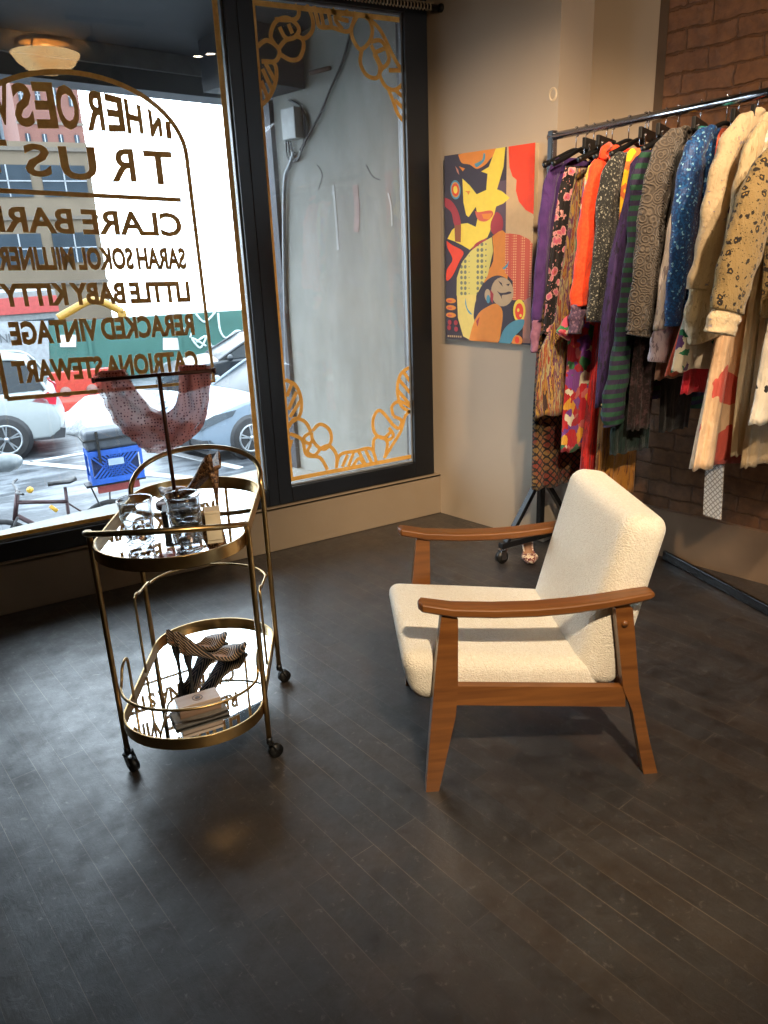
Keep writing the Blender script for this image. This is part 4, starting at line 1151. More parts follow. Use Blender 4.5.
garment('velvet_dress', 'dress', 'deep purple velvet dress with gold trimmed hem', 2.145, c_velv, [(646,150),(632,160),(626,200),(611,260),(602,330),(597,408)], th=.024, amp=.006)
garment('striped_sweater', 'sweater', 'green and purple striped sweater with scrunched sleeve', 2.085, c_gstr, [(652,148),(646,158),(640,210),(634,300),(628,400)], [(650,152,.02),(641,170,.036),(637,215,.036),(631,270,.037),(624,330,.040),(618,375,.050),(613,410,.055),(613,424,.046)], None, wr=.006)
garment('embroidered_jacket', 'jacket', 'taupe jacket with embroidered spirals and flowers', 2.00, c_taupe, [(690,130),(678,138),(668,180),(662,260),(655,330)], [(690,129,.012),(679,136,.030),(666,152,.050),(658,180,.060),(651,230,.062),(645,280,.060),(640,325,.058),(638,336,.056)], None, wr=.005)
garment('lace_skirt', 'skirt', 'plum brown lace skirt below the taupe jacket', 2.04, c_brown, [(660,150),(652,200),(642,300),(634,370),(629,430)], th=.02, rx=2.34, bname='skirt_panel')
garment('velvet_skirt', 'skirt', 'very dark green velvet skirt lowest below the striped sweater', 2.115, c_dgreen, [(644,155),(630,230),(620,330),(613,400),(611,455)], rx=2.44, th=.014, amp=.004, bname='skirt_panel')
garment('shadow_form', 'dress', 'plain black form added as the low shadow mid rack', 1.985, c_shade, [(672,150),(668,250),(664,340),(660,432)], th=.012, amp=.003)  # no garment here: black form added where the rack is only in shadow
garment('teal_sequin_top', 'top', 'narrow teal sequin strap top behind the blue sequin jacket', 1.955, c_teal, [(697,126),(694,132),(690,165),(686,215)], th=.014)
garment('satin_blouse', 'blouse', 'white and grey lilac satin blouse beneath the blue sequins', 1.93, c_wsat, [(700,135),(688,170),(676,215),(668,270),(661,320)], [(690,160,.018),(678,210,.028),(669,270,.034),(662,330,.042)], (c_lav, [(664,318,.040),(661,340,.045),(657,362,.042)]), both=False)
garment('slip_dress', 'dress', 'pinkish beige slip hem below the lilac satin cuff', 1.965, c_sand, [(692,140),(684,200),(668,280),(660,340),(655,380)], th=.010, amp=.003)
garment('sequin_jacket', 'jacket', 'bright blue sequin jacket in the middle of the rack', 1.885, c_blue, [(716,128),(706,136),(696,180),(690,250),(684,315)], [(715,127,.010),(707,134,.026),(697,148,.044),(690,175,.056),(685,220,.056),(680,265,.050),(675,300,.042),(672,326,.036)], None, wr=.004)
garment('coral_dress', 'dress', 'coral dress strap beside the blue sequin jacket', 1.845, c_coral, [(722,128),(718,136),(708,220),(694,290),(678,340),(666,376)], th=.014, amp=.005)
garment('crimson_dress', 'dress', 'crimson red satin dress next to the coral dress', 1.81, c_crim, [(732,136),(727,150),(716,210),(700,300),(690,350),(682,394)], th=.014, amp=.006)
garment('leaf_print_dress', 'dress', 'white dress with green and purple leaf print flounce', 1.765, c_leaf, [(738,150),(722,200),(704,280),(688,310),(680,340),(673,372)], th=.017, amp=.007)
garment('lace_jacket', 'jacket', 'cream lace jacket with wide flared cuff', 1.72, c_lace, [(764,112),(752,120),(738,170),(728,240),(716,300)], [(763,110,.012),(749,121,.030),(733,142,.045),(722,175,.054),(714,220,.054),(706,262,.056),(701,290,.062)], (c_cream, [(704,284,.055),(704,304,.078),(708,322,.092),(710,332,.092)]), wr=.006)
garment('printed_gown', 'dress', 'long peach dress with red patches and a low hem', 1.685, c_peach, [(765,150),(745,220),(728,290),(715,350),(704,410),(692,470)], [2.43+.05, 0] and None, None, th=.022, amp=.010, folds=8, rx=2.50)
garment('pearl_jacket', 'jacket', 'cream jacket with pearl trimmed front edge', 1.635, c_pearl, [(775,118),(765,126),(758,180),(748,240),(738,300)], [(766,124,.018),(754,145,.034),(744,185,.040),(735,230,.036),(727,270,.034),(720,300,.034)], None, mslv=c_cream)
garment('panelled_skirt', 'skirt', 'cream skirt panel with small dark motifs', 1.61, c_panel, [(770,200),(752,300),(740,380),(733,456)], th=.014, amp=.005, rx=2.43, bname='skirt_panel')
garment('jacquard_jacket', 'jacket', 'gold and black patterned jacket nearest the right edge', 1.545, c_jacq, [(800,150),(775,175),(768,230),(764,290),(762,318)], [(790,140,.03),(772,165,.058),(757,200,.074),(745,240,.078),(734,280,.074),(726,312,.066)], (c_lace, [(728,308,.060),(723,322,.062),(720,334,.062)]), wr=.004)
garment('long_skirt', 'skirt', 'plain beige skirt hem at the right edge', 1.57, c_beigep, [(785,200),(765,300),(752,400),(742,468)], th=.012, amp=.004, rx=2.46, bname='skirt_panel')
garment('flower_dress', 'dress', 'white dress with black outlined flowers cut by the right edge', 1.455, c_bw, [(830,150),(800,230),(778,290),(765,350),(757,400),(751,425)], th=.020, amp=.006)
g = thing('belt_sash', 'narrow white checked belt hanging below the peach gown', 'belt', (2.2, 1.70, .9))
bx, bz = G(716, 440, 1.715); bx2, bz2 = G(712, 517, 1.715)
MB().bar((bx, 1.715, bz), (bx2, 1.715, bz2), .006, .075).build('sash_band', c_check, g, world=True)
# collar and gold hem trims
def trim(root_name_obj, pts, y, r, mat, nm):
    MB().tube([(*[G(px, py, y)[0]], y-.02, G(px, py, y)[1]) for px, py in pts], r, 8).build(nm, mat, root_name_obj, world=True)
gs = {o.name: o for o in bpy.data.objects}
trim(gs['kimono'], [(592,163),(587,168),(584,178),(582,200),(580,240)], 2.40, .011, c_white, 'collar')
trim(gs['sweater'], [(606,146),(600,150),(598,156),(602,160)], 2.315, .014, c_orange, 'neckband')
trim(gs['velvet_dress'], [(598,404),(606,405),(612,406)], 2.145, .006, simple('gold_trim', srgb(200,160,90), .3, .8), 'hem_trim')

for y, lab, tw in ((2.50, 'black clip hanger with flat bar near the left end of the rail', .5), (2.43, 'second flat black clip hanger from the left end of the rail', .52), (2.22, 'flat black clip hanger above the yellow dress', .52), (2.14, 'flat black clip hanger above the green striped sweater', .52), (1.99, 'flat black clip hanger above the taupe jacket', .52), (1.84, 'flat black clip hanger above the blue sequin jacket', .52), (1.77, 'flat black clip hanger above the red satin dress', .52)):
    hanger(y, 'bar', lab, tw, 1.862, .125)
for y, lab in ((2.60, 'black shaped hanger holding the purple blouse'), (2.545, 'black shaped hanger holding the black floral dress'), (2.40, 'black shaped hanger holding the bright floral dress'), (2.315, 'black shaped hanger holding the orange sweater'),
               (2.235, 'black shaped hanger holding the tweed jacket'), (2.085, 'black shaped hanger holding the striped sweater'), (1.885, 'black shaped hanger holding the blue sequin jacket'), (1.72, 'black shaped hanger holding the cream lace jacket'), (1.635, 'black shaped hanger holding the pearl trimmed jacket'), (1.545, 'black shaped hanger holding the gold and black jacket')):
    hanger(y, 'shape', lab, 0, 1.850, .17)

# shoe peeking out by the rack foot
a = at_z(530, 566, 0)
sh = shoe('patterned_shoe', 'red and white patterned pointed shoe by the rack foot behind chair', (a.x+.075, a.y+.10, 0), math.radians(-125), .25, .03, V('red_white_pattern', 'vstripes', [(150,40,36),(226,206,180),(110,30,30),(214,190,164)], 30), M_INS)
# ================================================================== LAMPS
def refl(px, py, z):
    p = at_z(px, py, z); return Vector((p.x, 2*YG-p.y, z))
LP = refl(46, 57, 2.90)
lt = thing('ceiling_lamp', 'warm glass bowl lamp glowing under the ceiling, mirrored in the window', 'lamp', (LP.x, LP.y, 2.90))
M_BOWL = NT('lit_alabaster_glass'); co_ = M_BOWL.coord(); nz_ = M_BOWL.noise(co_, 5, 4)
M_BOWL.P(Base_Color=srgb(240,200,130), Roughness=.4); M_BOWL.set(M_BOWL.p, 'Emission Color', M_BOWL.ramp(nz_.outputs[0], [(.35, (1,.52,.18)), (.7, (1,.74,.38))])); M_BOWL.p.inputs['Emission Strength'].default_value = 5.5
M_BOWL = M_BOWL.m
MB().lathe([(.001, -.115), (.07, -.11), (.14, -.085), (.20, -.04), (.240, .02), (.236, .022), (.196, -.034), (.14, -.073), (.06, -.095), (.001, -.10)], seg=36).build('glass_bowl', M_BOWL, lt)
MB().lathe([(.001, .099), (.20, .099), (.20, .07), (.05, .06), (.001, .055)], seg=24).build('ceiling_plate', M_BRASS, lt)
for k in range(3):
    a = 2*PI*k/3; MB().bar((.238*math.cos(a), .238*math.sin(a), .01), (.19*math.cos(a), .19*math.sin(a), .085), .012, .006).build('support_arm', M_BRASS, lt)
pl = bpy.data.lights.new('lamp_bulb', 'POINT'); pl.energy = 9; pl.color = (1, .62, .3); pl.shadow_soft_size = .05
po = bpy.data.objects.new('lamp_bulb', pl); COL.objects.link(po); po.location = (LP.x, LP.y, 2.93)
E_SPOT = emis('lit_spot_face', (1, .86, .66), 30)
def track(a, b, label, heads):
    a = Vector(a); b = Vector(b); tk = thing('track_light', label, 'track light', ((a.x+b.x)/2, (a.y+b.y)/2, CEIL-.02))
    MB().bar((a.x, a.y, CEIL-.02), (b.x, b.y, CEIL-.02), .035, .03).build('track', M_BLKMETAL, tk, world=True)
    for p, tgt in heads:
        p = Vector(p); d = (Vector(tgt)-p).normalized(); p = p-d*.02
        h = MB(); h.cyl(p-d*.10, p-d*.004, .038, 18); h.cyl((p-d*.06), (p.x-d.x*.06, p.y-d.y*.06, CEIL-.03), .006)
        h.build('spot_head', M_BLKMETAL, tk, world=True)
track((1.68, .7, 0), (1.42, -.6, 0), 'black ceiling track with two spot heads aimed at the rack', [((1.62,.35,2.80),(2.42,2.05,1.0)), ((1.54,-.10,2.80),(2.6,1.5,1.05))])
track((1.1, 1.25, 0), (1.6, 1.25, 0), 'short black ceiling track with one spot head aimed at the painting', [((1.30,1.25,2.80),(2.42,3.15,.95))])
track((.0, -.5, 0), (.7, -.6, 0), 'short black ceiling track with one spot head aimed at the armchair', [((.35,-.55,2.80),(1.35,1.55,.3))])
for px, py in ((198, 57), (210.5, 54.5)):
    q_ = refl(px, py, CEIL-.012)
    d = thing('downlight', 'small round lit downlight in the ceiling' + (', left one of the mirrored pair' if px < 200 else ', right one of the mirrored pair'), 'downlight', (q_.x, q_.y, CEIL-.002), 0, 'ceiling downlights')
    MB().lathe([(.052, 0), (.052, -.006), (.042, -.008), (.042, 0)], seg=20).build('trim_ring', M_FRAME2, d)
    MB().lathe([(.001, -.003), (.042, -.003), (.042, -.005), (.001, -.005)], seg=20).build('lit_lens', E_SPOT, d)

# ================================================================== OUTSIDE
GZ = -1.7
SD = Vector((math.cos(math.radians(-7.5)), math.sin(math.radians(-7.5)), 0)); SV = Vector((-SD.y, SD.x, 0))
SA = math.atan2(SD.y, SD.x)
def m_asphalt():
    k = NT('wet_asphalt_with_snow'); co = k.coord(); n = k.noise(co, .55, 7, .68); n2 = k.noise(k.coord((1, 5, 1), SA*-1), 1.1, 5, .7)
    f = k.math('ADD', k.math('MULTIPLY', n.outputs[0], .55), k.math('MULTIPLY', n2.outputs[0], .45))
    k.P(Base_Color=k.ramp(f, [(.44, srgb(39, 42, 48)), (.50, srgb(56, 60, 64)), (.58, srgb(100, 104, 109))]), Roughness=.45)
    k.bump(k.noise(co, 9, 5).outputs[0], .4, .02); return k.m
def m_snow():
    k = NT('trodden_snow'); co = k.coord(); n = k.noise(co, 2.3, 7, .7)
    k.P(Base_Color=k.ramp(n.outputs[0], [(.30, srgb(80, 80, 82)), (.42, srgb(150, 154, 158)), (.58, srgb(186, 190, 192))]), Roughness=.7)
    k.bump(k.noise(co, 7, 6, .7).outputs[0], .8, .05); return k.m
M_SNOW = m_snow()
st = MB().box((4, 25, GZ-.1), (120, 42, .2)).build('outdoor_street', m_asphalt()); struct(st, 'wet grey street with trodden snow outside', 'street')
M_CONC = None
def m_conc():
    k = NT('grey_rendered_concrete'); co = k.coord(); n = k.noise(k.coord((1,1,.35)), 2.2, 7, .6); n2 = k.noise(k.coord((2, 2, .8)), 3, 4, .6)
    f = k.math('ADD', k.math('MULTIPLY', n.outputs[0], .7), k.math('MULTIPLY', n2.outputs[0], .3))
    k.P(Base_Color=k.ramp(f, [(.35, srgb(128,128,122)), (.5, srgb(143,143,137)), (.66, srgb(158,158,152))]), Roughness=.8)
    k.bump(k.noise(co, 12, 5).outputs[0], .3, .01); return k.m
M_CONC = m_conc()
M_SOFF = simple('dark_canopy_paint', srgb(46,48,52), .6, var=.1)
E0 = Vector((2.34, 3.76, 0)); OV = Vector((-.237, .972, 0)).normalized(); OW = Vector((.972, .237, 0)).normalized()
def ext(s, t, z): return E0+OW*s+OV*t+Vector((0, 0, z))
# floor of the entry recess (raised ledge outside the glass)
led = MB().prism([(-1.6, 3.74), (2.45, 3.74), (2.05, 5.1), (-2.4, 4.3)], 'z', GZ, .02)
struct(led.build('outdoor_ledge', M_CONC), 'concrete ledge outside below the window', 'ledge')
# side wall of the recess
sw = MB(); p = [ext(0, -.1, 0), ext(0, 1.17, 0), ext(.5, 1.17, 0), ext(.5, -.1, 0)]
sw.prism([(q_.x, q_.y) for q_ in p], 'z', GZ, 3.4); struct(sw.build('wall_outside', M_CONC), 'grey stained concrete side wall outside the right pane', 'wall')
po_ = MB(); p = [ext(-.03, 1.175, 0), ext(-.03, 1.30, 0), ext(.5, 1.30, 0), ext(.5, 1.175, 0)]
po_.prism([(q_.x, q_.y) for q_ in p], 'z', GZ, 2.38)
tag(po_.build('gate_rail', simple('dark_steel', srgb(51,52,59), .5, .3)), 'dark steel roller gate rail at the end of the outside wall', 'gate rail')
# canopy soffit and roller shutter housing
cp = thing('outdoor_canopy', 'dark painted soffit with roller shutter housing above the window outside', 'canopy', ext(-1.5, .8, 2.6))
mb = MB(); a = at_y(0, 22, 5.0)
def offs(s, t, z): return ext(s, t, z)
top = [ext(-5.2, -.06, 2.76), ext(.45, -.06, 2.76), ext(.45, 1.62, 2.62), ext(-5.2, 1.62, 2.62)]
mb.add([*(q_ for q_ in top), *(q_+Vector((0,0,.35)) for q_ in top)], [(0,1,2,3), (7,6,5,4), (0,4,5,1), (1,5,6,2), (2,6,7,3), (3,7,4,0)])
mb.build('soffit', M_SOFF, cp, world=True)
mb = MB(); q_ = ext(-2.4, 1.50, 2.58); mb.box(q_, (5.6, .06, .10), rz=math.atan2(OW.y, OW.x)); mb.build('front_lip', simple('grey_canopy_trim', srgb(96,99,104), .5), cp, world=True)
mb = MB(); q_ = ext(-2.4, 1.60, 2.51); mb.box(q_, (5.6, .20, .17), rz=math.atan2(OW.y, OW.x)); mb.build('shutter_roll', simple('weathered_dark_steel', srgb(67,70,75), .6, 0, nscale=4), cp, world=True)
mb = MB(); q_ = ext(-.24, 1.02, 2.56); mb.box(q_, (.44, .40, .34), rz=math.atan2(OW.y, OW.x)); mb.build('motor_housing', simple('black_housing', srgb(35,36,40), .6), cp, world=True)
# junction box, conduit, cables on the side wall
def onwall(px, py, off=0.0):
    d = ray(px, py); n = OW; o = E0-OW*off; t_ = (o-Vector((0,0,CH))).dot(n)/d.dot(n); return Vector((0,0,CH))+d*t_
jb = thing('junction_box', 'white electrical junction box with cables on outside concrete wall', 'junction box', onwall(291, 124, .045))
q_ = onwall(292, 124, .05); MB().box(q_, (.06, .13, .17), rz=math.atan2(OW.y, OW.x)).build('box_cover', simple('white_enclosure', srgb(164,166,164), .4), jb, world=True, bevel=.006)
def cable(name, pts, r, mat, par, off=.02): MB().tube(catmull([onwall(x, y, off) for x, y in pts], 6), r, 7).build(name, mat, par, world=True)
cable('conduit', [(294,152),(290,165),(285,180),(284,230),(285,300),(287,380),(290,430),(292,470)], .013, simple('grey_conduit', srgb(112,116,120), .4, .4), jb)
for k in range(3): cable('cable', [(286+k*2,140),(288+k*3,158),(298,160-k*2),(304+k,140),(305+k,120),(300,106),(288+k,100)], .005, M_BLACK, jb)
cable('cable', [(300,150),(318,118),(330,90),(343,60),(352,25),(357,3)], .007, M_BLACK, jb)
pb = thing('pipe_stub', 'short rusty metal bar sticking out near the canopy corner', 'bar', onwall(318, 70, .03)); MB().tube([onwall(310,73,.03), onwall(330,68,.03)], .012, 8).build('bar_rod', simple('rusty_steel', srgb(96,73,60), .7), pb, world=True)
mk = thing('paint_smear', 'faint pink and white scratches of paint on the concrete wall', 'paint marks', onwall(370, 230, .002))
mk['category'] = 'paint marks'
def smear(pts, w, col, nm):
    P = catmull([onwall(x, y, .003) for x, y in pts], 4); mb = MB(); n_ = len(P)
    for i in range(n_-1):
        t_ = (P[i+1]-P[i]).normalized(); s_ = OW.cross(t_)*w/2
        a_, b_, c_, d_ = P[i]+s_, P[i+1]+s_, P[i+1]-s_, P[i]-s_
        o2 = OW*.002; mb.add([a_, b_, c_, d_, a_+o2, b_+o2, c_+o2, d_+o2], [(0,1,2,3), (7,6,5,4), (0,4,5,1), (2,6,7,3)])
    mb.build(nm, simple(nm+'_paint', srgb(*col), .8, var=.15), mk, world=True)
smear([(355,185),(357,210),(356,232)], .045, (158,138,134), 'pink_mark'); smear([(388,193),(391,207),(392,226)], .012, (196,198,194), 'white_mark')
smear([(366,165),(372,176),(380,180)], .006, (96,98,98), 'scratch'); smear([(317,165),(322,175),(318,190)], .005, (98,100,98), 'scratch'); smear([(333,185),(336,220),(338,250)], .02, (170,172,170), 'pale_streak')

# ---- cars
M_TYRE = simple('rubber_tyre', srgb(27,27,28), .8); M_RIM = simple('alloy_rim', srgb(140,144,147), .3, .7)
M_CGL = simple('car_window_glass', srgb(26,32,36), .25, 0, spec=.25); M_HEAD = simple('headlight_glass', srgb(70,78,84), .15, .3)
M_TAIL = simple('tail_light_red', srgb(156,24,40), .2); M_TRIM = simple('dark_car_trim', srgb(32,33,36), .5)
def car(label, loc, rz, paint, kind):
    """front towards -x, wheels on z=0; sized in metres"""
    t = thing('parked_car', label, 'car', loc, rz, 'cars parked in the street')
    Wd = .90
    if kind == 'suv':
        low = [(-2.25,.55),(-2.2,.85),(-1.9,.98),(-1.1,1.08),(-.9,1.10),(2.05,1.12),(2.20,1.0),(2.24,.80),(2.30,.62),(2.28,.42),(2.1,.30),(-2.1,.28),(-2.22,.36)]
        cab = [(-1.05,1.08),(-.35,1.62),(.2,1.68),(1.4,1.66),(1.85,1.56),(2.12,1.10)]; wx_, wr_ = (-1.40, 1.36), .36
    else:
        low = [(-2.28,.48),(-2.26,.66),(-2.05,.80),(-1.5,.92),(-1.0,.98),(2.1,1.02),(2.26,.96),(2.30,.6),(2.26,.36),(2.1,.26),(-2.1,.22),(-2.24,.28)]
        cab = [(-1.05,.96),(-.25,1.38),(.3,1.45),(.9,1.44),(1.45,1.30),(2.0,1.02)]; wx_, wr_ = (-1.38, 1.35), .33
    # body: stations across the width, pulled in at the sides
    mb = MB(); rings = []
    for y, sx, sz in ((-Wd, .955, .88), (-Wd*.97, .98, .97), (-Wd*.80, .995, 1.0), (0, 1.01, 1.01), (Wd*.80, .995, 1.0), (Wd*.97, .98, .97), (Wd, .955, .88)):
        rings.append([Vector((x*sx, y, .62+(z-.62)*sz)) for x, z in low])
    mb.loft(rings); b_ = mb.build('car_body', paint, t, bevel=.03, seg=3)
    mb = MB(); rings = []
    for y, dz in ((-.76, 0), (-.60, .985), (.60, .985), (.76, 0)):
        rr = []
        for x, z in cab:
            f = (z-cab[0][1])/(1.66-cab[0][1]); yy = math.copysign(.80-.17*f, y) if abs(y) > .7 else math.copysign((.80-.17*f)*.92, y)
            rr.append(Vector((x, yy, z+(.015 if abs(y) < .7 else 0))))
        rings.append(rr)
    mb.loft(rings); mb.build('cabin_glass', M_CGL, t, bevel=.02)
    # roof + pillars
    mb = MB(); hi = [p_ for p_ in cab[1:-1]]
    for s_ in (-1, 1):
        pts_ = []
        for x, z in cab:
            f = (z-cab[0][1])/(1.66-cab[0][1]); pts_.append((x, s_*(.805-.17*f), z+.005))
        mb.tube(catmull(pts_, 5), .028, 8)
        for xx in ((.25,) if kind != 'suv' else (.25, 1.25)):
            zz = 1.62 if kind == 'suv' else 1.42; mb.bar((xx-.02, s_*.80, cab[0][1]), (xx+.02, s_*(.805-.17*.9), zz), .03, .05)
    f = [(x, z+.022) for x, z in hi]; mb.prism(f+[(x, z-.012) for x, z in reversed(f)], 'y', -.62, .62)
    mb.build('roof', paint, t, bevel=.01)
    for x in wx_:
        for s_ in (-1, 1):
            w = MB(); y0 = s_*.74; y1 = s_*.925
            MB().tube([(x, s_*.70, wr_), (x, s_*.908, wr_)], wr_+.055, 26).build('wheel_arch', M_TRIM, t)
            w.tube([(x, y0, wr_), (x, y0+s_*.02, wr_), (x, y1-s_*.02, wr_), (x, y1, wr_)], [wr_*.96, wr_, wr_, wr_*.92], 28)
            wo = w.build('wheel', M_TYRE, t)
            r = MB(); r.tube([(x+wr_*.66*math.cos(2*PI*i/24), y1+s_*.004, wr_+wr_*.66*math.sin(2*PI*i/24)) for i in range(24)], .018, 6, closed=True)
            for k in range(5):
                for dk in (-.13, .13):
                    an = 2*PI*k/5+.3; r.bar((x+.04*math.cos(an), y1+s_*.006, wr_+.04*math.sin(an)), (x+wr_*.64*math.cos(an+dk), y1+s_*.006, wr_+wr_*.64*math.sin(an+dk)), .02, .022)
            r.cyl((x, y1, wr_), (x, y1+s_*.015, wr_), .045, 12); r.build('alloy_rim', M_RIM, wo)
    for s_ in (-1, 1):
        if kind == 'suv':
            MB().prism([(1.85,.95),(2.22,.86),(2.25,.98),(2.15,1.07),(2.0,1.05)], 'y', s_*.70, s_*.90).build('tail_light', M_TAIL, t, bevel=.02)
            MB().prism([(-2.24,.76),(-1.85,.84),(-1.9,.94),(-2.2,.90)], 'y', s_*.55, s_*.885).build('headlight', M_HEAD, t, bevel=.02)
        else:
            MB().prism([(-2.31,.60),(-1.68,.74),(-1.60,.83),(-2.0,.81),(-2.30,.72)], 'y', s_*.50, s_*.915).build('headlight', M_HEAD, t, bevel=.015)
            MB().prism([(-2.285,.34),(-2.02,.33),(-2.12,.43),(-2.275,.44)], 'y', s_*.54, s_*.90).build('fog_lamp', M_TRIM, t, bevel=.01)
            MB().prism([(2.05,.84),(2.29,.80),(2.27,.95),(2.1,.97)], 'y', s_*.55, s_*.88).build('tail_light', M_TAIL, t, bevel=.02)
        m3 = MB(); m3.ball((-.82, s_*.99, 1.03 if kind != 'suv' else 1.16), .10, 10, (.7, 1, .7)); m3.bar((-.80, s_*.84, 1.0 if kind != 'suv' else 1.12), (-.82, s_*.97, 1.02 if kind != 'suv' else 1.15), .03, .04); m3.build('side_mirror', paint, t)
    if kind != 'suv':
        MB().prism([(-2.30,.52),(-2.27,.64),(-2.20,.64),(-2.20,.50)], 'y', -.50, .50).build('grille', M_TRIM, t, bevel=.01)
        MB().prism([(-2.305,.28),(-2.305,.42),(-2.22,.42),(-2.22,.26)], 'y', -.55, .55).build('grille', M_TRIM, t, bevel=.01)
        MB().box((-2.30, 0, .58), (.03, .32, .05)).build('badge_bar', M_RIM, t, bevel=.01)
    lowp = MB(); lowp.prism([(-2.2,.20),(2.27,.28),(2.31,.44),(2.22,.46),(2.1,.34),(-2.1,.30)], 'y', -.88, .88); lowp.build('lower_trim', M_TRIM, t, bevel=.02)
    for xx in (-.62, .25, 1.15):
        for s_ in (-1, 1): pass
    d_ = MB()
    for s_ in (-1, 1):
        for xx in (-.75, .28, 1.1): d_.bar((xx, s_*.902, .40), (xx, s_*.902, .95), .004, .008)
        for xx in (.12, 1.0): d_.bar((xx, s_*.908, .90), (xx+.16, s_*.908, .90), .016, .02)
    d_.build('door_seam', M_TRIM, t)
    return t
def paint(n, c, m_=.2): return simple(n, srgb(*c), .28, m_, var=.02)
wheel = at_z(11, 460, GZ)
suv = car('white SUV parked outside, only its rear end seen at left', wheel - SD*1.36 + SV*.9, SA, paint('white_car_paint', (129,134,134), 0), 'suv')
wheel = at_z(252, 457, GZ)
srz = SA+.34; sed = car('silver blue sedan parked outside facing left', wheel - Matrix.Rotation(srz, 3, 'Z') @ Vector((-1.38, -.88, 0)), srz, paint('silver_blue_car_paint', (101,114,126), .0), 'sedan')
q_ = at_z(290, 420, GZ)
car('dark sedan parked beyond the silver blue one', q_+SV*3.3+SD*.2, SA, paint('dark_car_paint', (32,36,41), .2), 'sedan')

# ---- fence, banner, barrier, snow
def m_fence():
    k = NT('green_plywood'); co = k.coord(); n = k.noise(co, 1.2, 4)
    k.P(Base_Color=k.ramp(n.outputs[0], [(.3, srgb(32,73,65)), (.7, srgb(44,86,78))]), Roughness=.6); return k.m
FA = at_z(-60, 393, GZ); fl_o = FA
fn = thing('construction_fence', 'green plywood construction fence with white graffiti across the street', 'fence', FA + SD*6, SA)
M_FEN = m_fence(); FH = at_y(120, 318, (FA+SD*3.9).y).z-GZ
for i in range(8):
    p0 = FA+SD*(i*2.44-1.0); c = p0+SD*1.22; MB().box((c.x, c.y, GZ+FH/2), (2.42, .05, FH), rz=SA).build('fence_panel', M_FEN, fn, world=True)
mb = MB()
for i in range(9): c = FA+SD*(i*2.44-1.0)-SV*.05; mb.box((c.x, c.y, GZ+FH/2), (.09, .09, FH+.04), rz=SA)
mb.build('fence_posts', M_FEN, fn, world=True)
def onf(px, py, off=.06):
    d = ray(px, py); o = FA-SV*off; t_ = (o-Vector((0,0,CH))).dot(SV)/d.dot(SV); return Vector((0,0,CH))+d*t_
M_WSPR = simple('white_spray_paint', srgb(164,179,176), .7)
for L in ([(196,314),(204,322),(212,316),(216,310)],[(218,313),(220,330),(226,338),(236,331),(242,333),(240,342),(232,343)],[(196,342),(206,336),(200,348),(192,338),(206,346)],[(208,338),(212,348)],[(186,318),(193,326),(190,338)],[(170,322),(176,334),(184,328)]):
    MB().tube(catmull([onf(x, y, .035) for x, y in L], 5), .035, 6).build('graffiti_stroke', M_WSPR, fn, world=True)
bn = MB(); a_, b_, c_, d_ = onf(-30, 322), onf(48, 321), onf(50, 372), onf(-30, 376)
bn.add([a_, b_, c_, d_] + [p_+SV*.03 for p_ in (a_, b_, c_, d_)], [(0,1,2,3), (7,6,5,4), (0,4,5,1), (1,5,6,2), (2,6,7,3), (3,7,4,0)])
bn.build('white_banner', simple('white_board', srgb(124,128,131), .6), fn, world=True, label='white printed board on the fence')
mb = MB(); a_ = onf(20, 343, .075); b_ = onf(-6, 343, .075)
a_ = onf(-2, 343, .08); b_ = onf(27, 341, .08)
def textw(mb, txt, A, B, cap, off, yoff):
    vs, fs, ed = glyph_mesh(txt, off); x0 = min(v.x for v in vs); x1 = max(v.x for v in vs); z1 = max(v.y for v in vs)
    out = [A.lerp(B, (v.x-x0)/(x1-x0)) + Vector((0,0,v.y/z1*cap)) for v in vs]; n = len(out)
    mb.add(out + [p_+SV*.01 for p_ in out], [f for f in fs] + [tuple(n+i for i in reversed(f)) for f in fs] + [(a, b, n+b, n+a) for a, b in ed])
textw(mb, 'INI M..', a_, b_, .22, .01, 0); mb.build('banner_lettering', simple('grey_print_ink', srgb(72,76,80), .6), fn, world=True)
for (x0_, y0_, x1_, y1_) in ((60,335,76,347),(163,338,180,350)):
    a_, b_, c_, d_ = onf(x0_, y0_), onf(x1_, y0_), onf(x1_, y1_), onf(x0_, y1_)
    MB().add([a_, b_, c_, d_] + [p_+SV*.03 for p_ in (a_, b_, c_, d_)], [(0,1,2,3), (7,6,5,4), (0,4,5,1), (1,5,6,2), (2,6,7,3), (3,7,4,0)]).build('notice_board', simple('white_notice', srgb(176,179,180), .6), fn, world=True)
